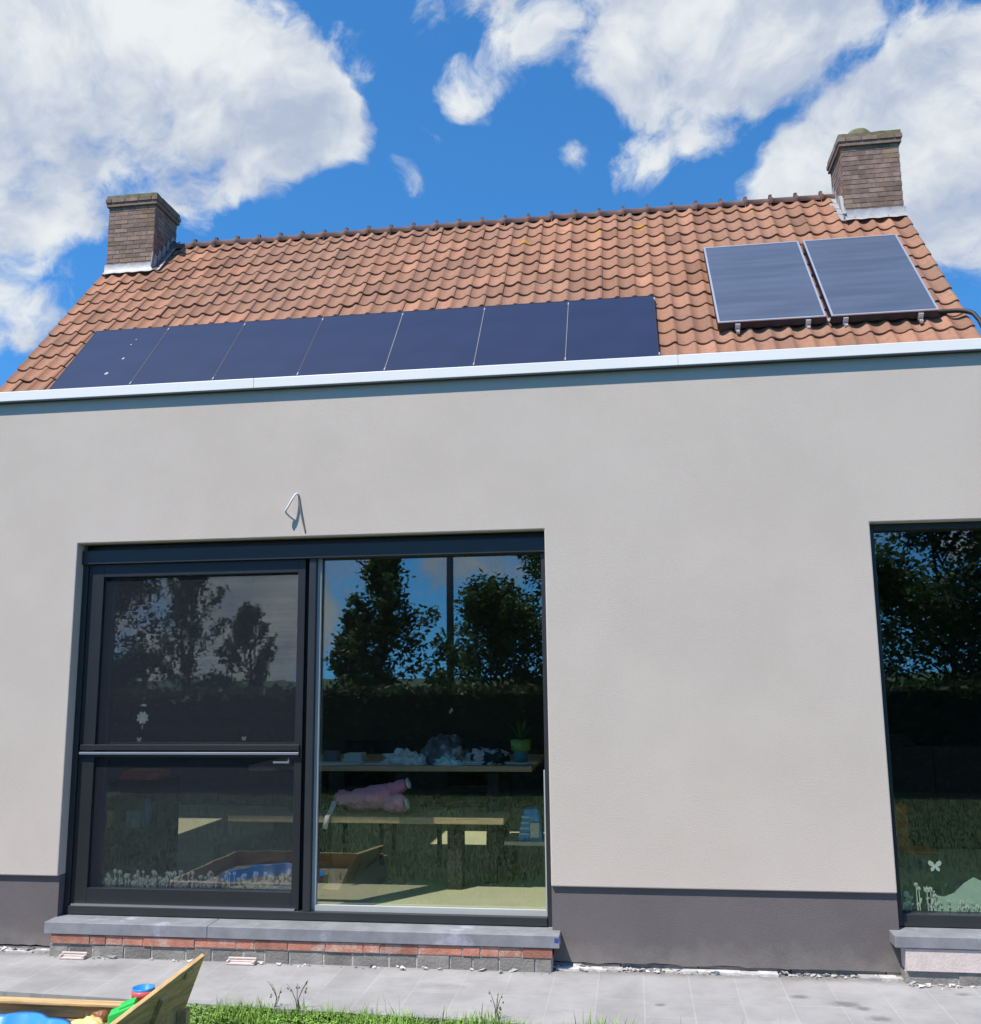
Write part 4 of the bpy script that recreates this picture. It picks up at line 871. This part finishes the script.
tag(MB().box((-3.299, -2.259, GZ), (-2.031, SY-.001, .0)).build('sand', M('sand', (.30, .24, .16), .95, bump=.5)), kind='stuff')

# ------------------------------------------------------------------ garden behind the camera (seen mirrored in the glass)
def leaf(b, p, s, rr, t):
    d1 = Vector((rr.gauss(0, 1), rr.gauss(0, 1), rr.gauss(0, .6))).normalized(); d2 = d1.orthogonal().normalized()
    d2 = (d2*math.cos(rr.uniform(0, 6.28))+d1.cross(d2)*rr.uniform(-1, 1)).normalized()
    b.add([p-d1*s, p+d2*s*.45, p+d1*s, p-d2*s*.45], [(0,1,2,3)], 0, False, t)
def tree(x, y, h, wd, label, lm, seed, dens=1., trunk=.06, base=.12, ls=.072):
    rr = random.Random(seed); z0 = GZ
    root = thing('tree', (x, y, z0), label, 'tree', 'trees beyond the hedge')
    tb = MB(); pts = [(x+rr.gauss(0, .03)*i, y+rr.gauss(0, .03)*i, z0+h*.92*i/6) for i in range(7)]; tb.tube(pts, [trunk*(1-.14*i) for i in range(7)], 8)
    cb = MB(); tips = []
    for i in range(int(26*dens+6)):
        q = base+(1-base)*rr.random()**.85; a = rr.uniform(0, 6.28); k = (q-base)/(1-base)
        rad = wd*(math.sin(math.pi*min(1, .18+k*.82))**.75*(1-.35*k))*rr.uniform(.55, 1.05)
        p0 = Vector((x, y, z0+h*q*.85)); p1 = Vector((x+math.cos(a)*rad, y+math.sin(a)*rad, z0+h*min(1.0, q+.05+.1*rr.random())))
        tb.tube([p0, p0.lerp(p1, .5)+Vector((0, 0, .06)), p1], [.018, .012, .005], 5); tips.append((p0, p1))
    tips.append((Vector((x, y, z0+h*.7)), Vector((x, y, z0+h))))
    for p0, p1 in tips:
        for k in range(int(150*dens)):
            f = rr.random()**.6; p = p0.lerp(p1, .2+.85*f); sp = .19*wd*(1.15-f*.6)
            p = p+Vector((rr.gauss(0, sp*.55), rr.gauss(0, sp*.55), rr.gauss(0, sp*.6))); leaf(cb, p, rr.uniform(.6, 1.1)*ls, rr, rr.random())
    tb.build('trunk', m_bark, root); cb.build('crown', lm, root, tint=True)
tree(-4.55, -12, 3.75, 1.3, 'slender leafy tree left of the grey pole, mirrored in the right pane', m_leafA, 1, 1.15)
tree(-5.35, -12.6, 2.7, .9, 'short bushy tree left of the slender tree, mirrored in the right pane', m_leafA, 2, 1.0)
tree(-2.5, -12, 3.2, 1.5, 'rounded tree just right of the grey pole, mirrored in the right pane', m_leafB, 3, 1.2)
tree(-1.35, -12.2, 5.0, 1.55, 'tallest dark tree mirrored at the right edge of the right pane', m_leafA, 4, 1.6)
tree(-10.4, -12, 4.4, 1.8, 'dense dark tree mirrored at the left edge of the left pane', m_leafA, 5, 2.2)
tree(-8.35, -12, 3.9, .9, 'loose light leaved tree mirrored in the middle of the left pane', m_leafC, 6, .8)
tree(-7.25, -12, 2.85, .75, 'small pointed tree mirrored near the right edge of the left pane', m_leafB, 7, 1.0)
tree(5.2, -11.5, 5.3, 2.3, 'broad dense tree mirrored across the right window', m_leafA, 8, 2.6)
tree(7.6, -12, 5.0, 1.9, 'second dense tree right of the broad tree in the right window mirror', m_leafA, 9, 2.0)
hb = MB(); rr = random.Random(20); HY0, HY1, HT = -8.0, -8.9, 1.34
hb.box((-14, HY1+.12, GZ), (10, HY0-.12, HT-.10), 0, .1)
for i in range(16000):
    x = rr.uniform(-14, 10); f = rr.random()
    if f < .6: p = Vector((x, HY0-.08+rr.gauss(0, .06), rr.uniform(GZ, HT)))
    elif f < .9: p = Vector((x, rr.uniform(HY1, HY0), HT-.06+rr.gauss(0, .045)))
    else: p = Vector((x, HY1+.05, rr.uniform(GZ, HT)))
    leaf(hb, p, rr.uniform(.05, .09), rr, rr.random())
tag(hb.build('hedge', m_hedge, origin=(-2, -8.45, GZ), tint=True), 'long clipped dark hedge behind the lawn, mirrored in the glass', 'hedge')
t = thing('lamp_post', (-3.42, -12.6, GZ), 'tall grey pole rising between the trees, mirrored in the right pane', 'pole')
MB().tube([(-3.42, -12.6, GZ), (-3.42, -12.6, 3.0), (-3.42, -12.6, 6.5)], [.075, .068, .055], 14).build('pole', m_galv, t)
MB().tube([(-3.42, -12.6, 6.5), (-3.42, -12.6, 6.7), (-3.2, -12.6, 6.85), (-2.7, -12.6, 6.9)], .03, 10).build('arm', m_galv, t)
MB().box((-2.75, -12.68, 6.86), (-2.25, -12.52, 6.95)).build('lamp_head', m_galv, t, bevel=.02)
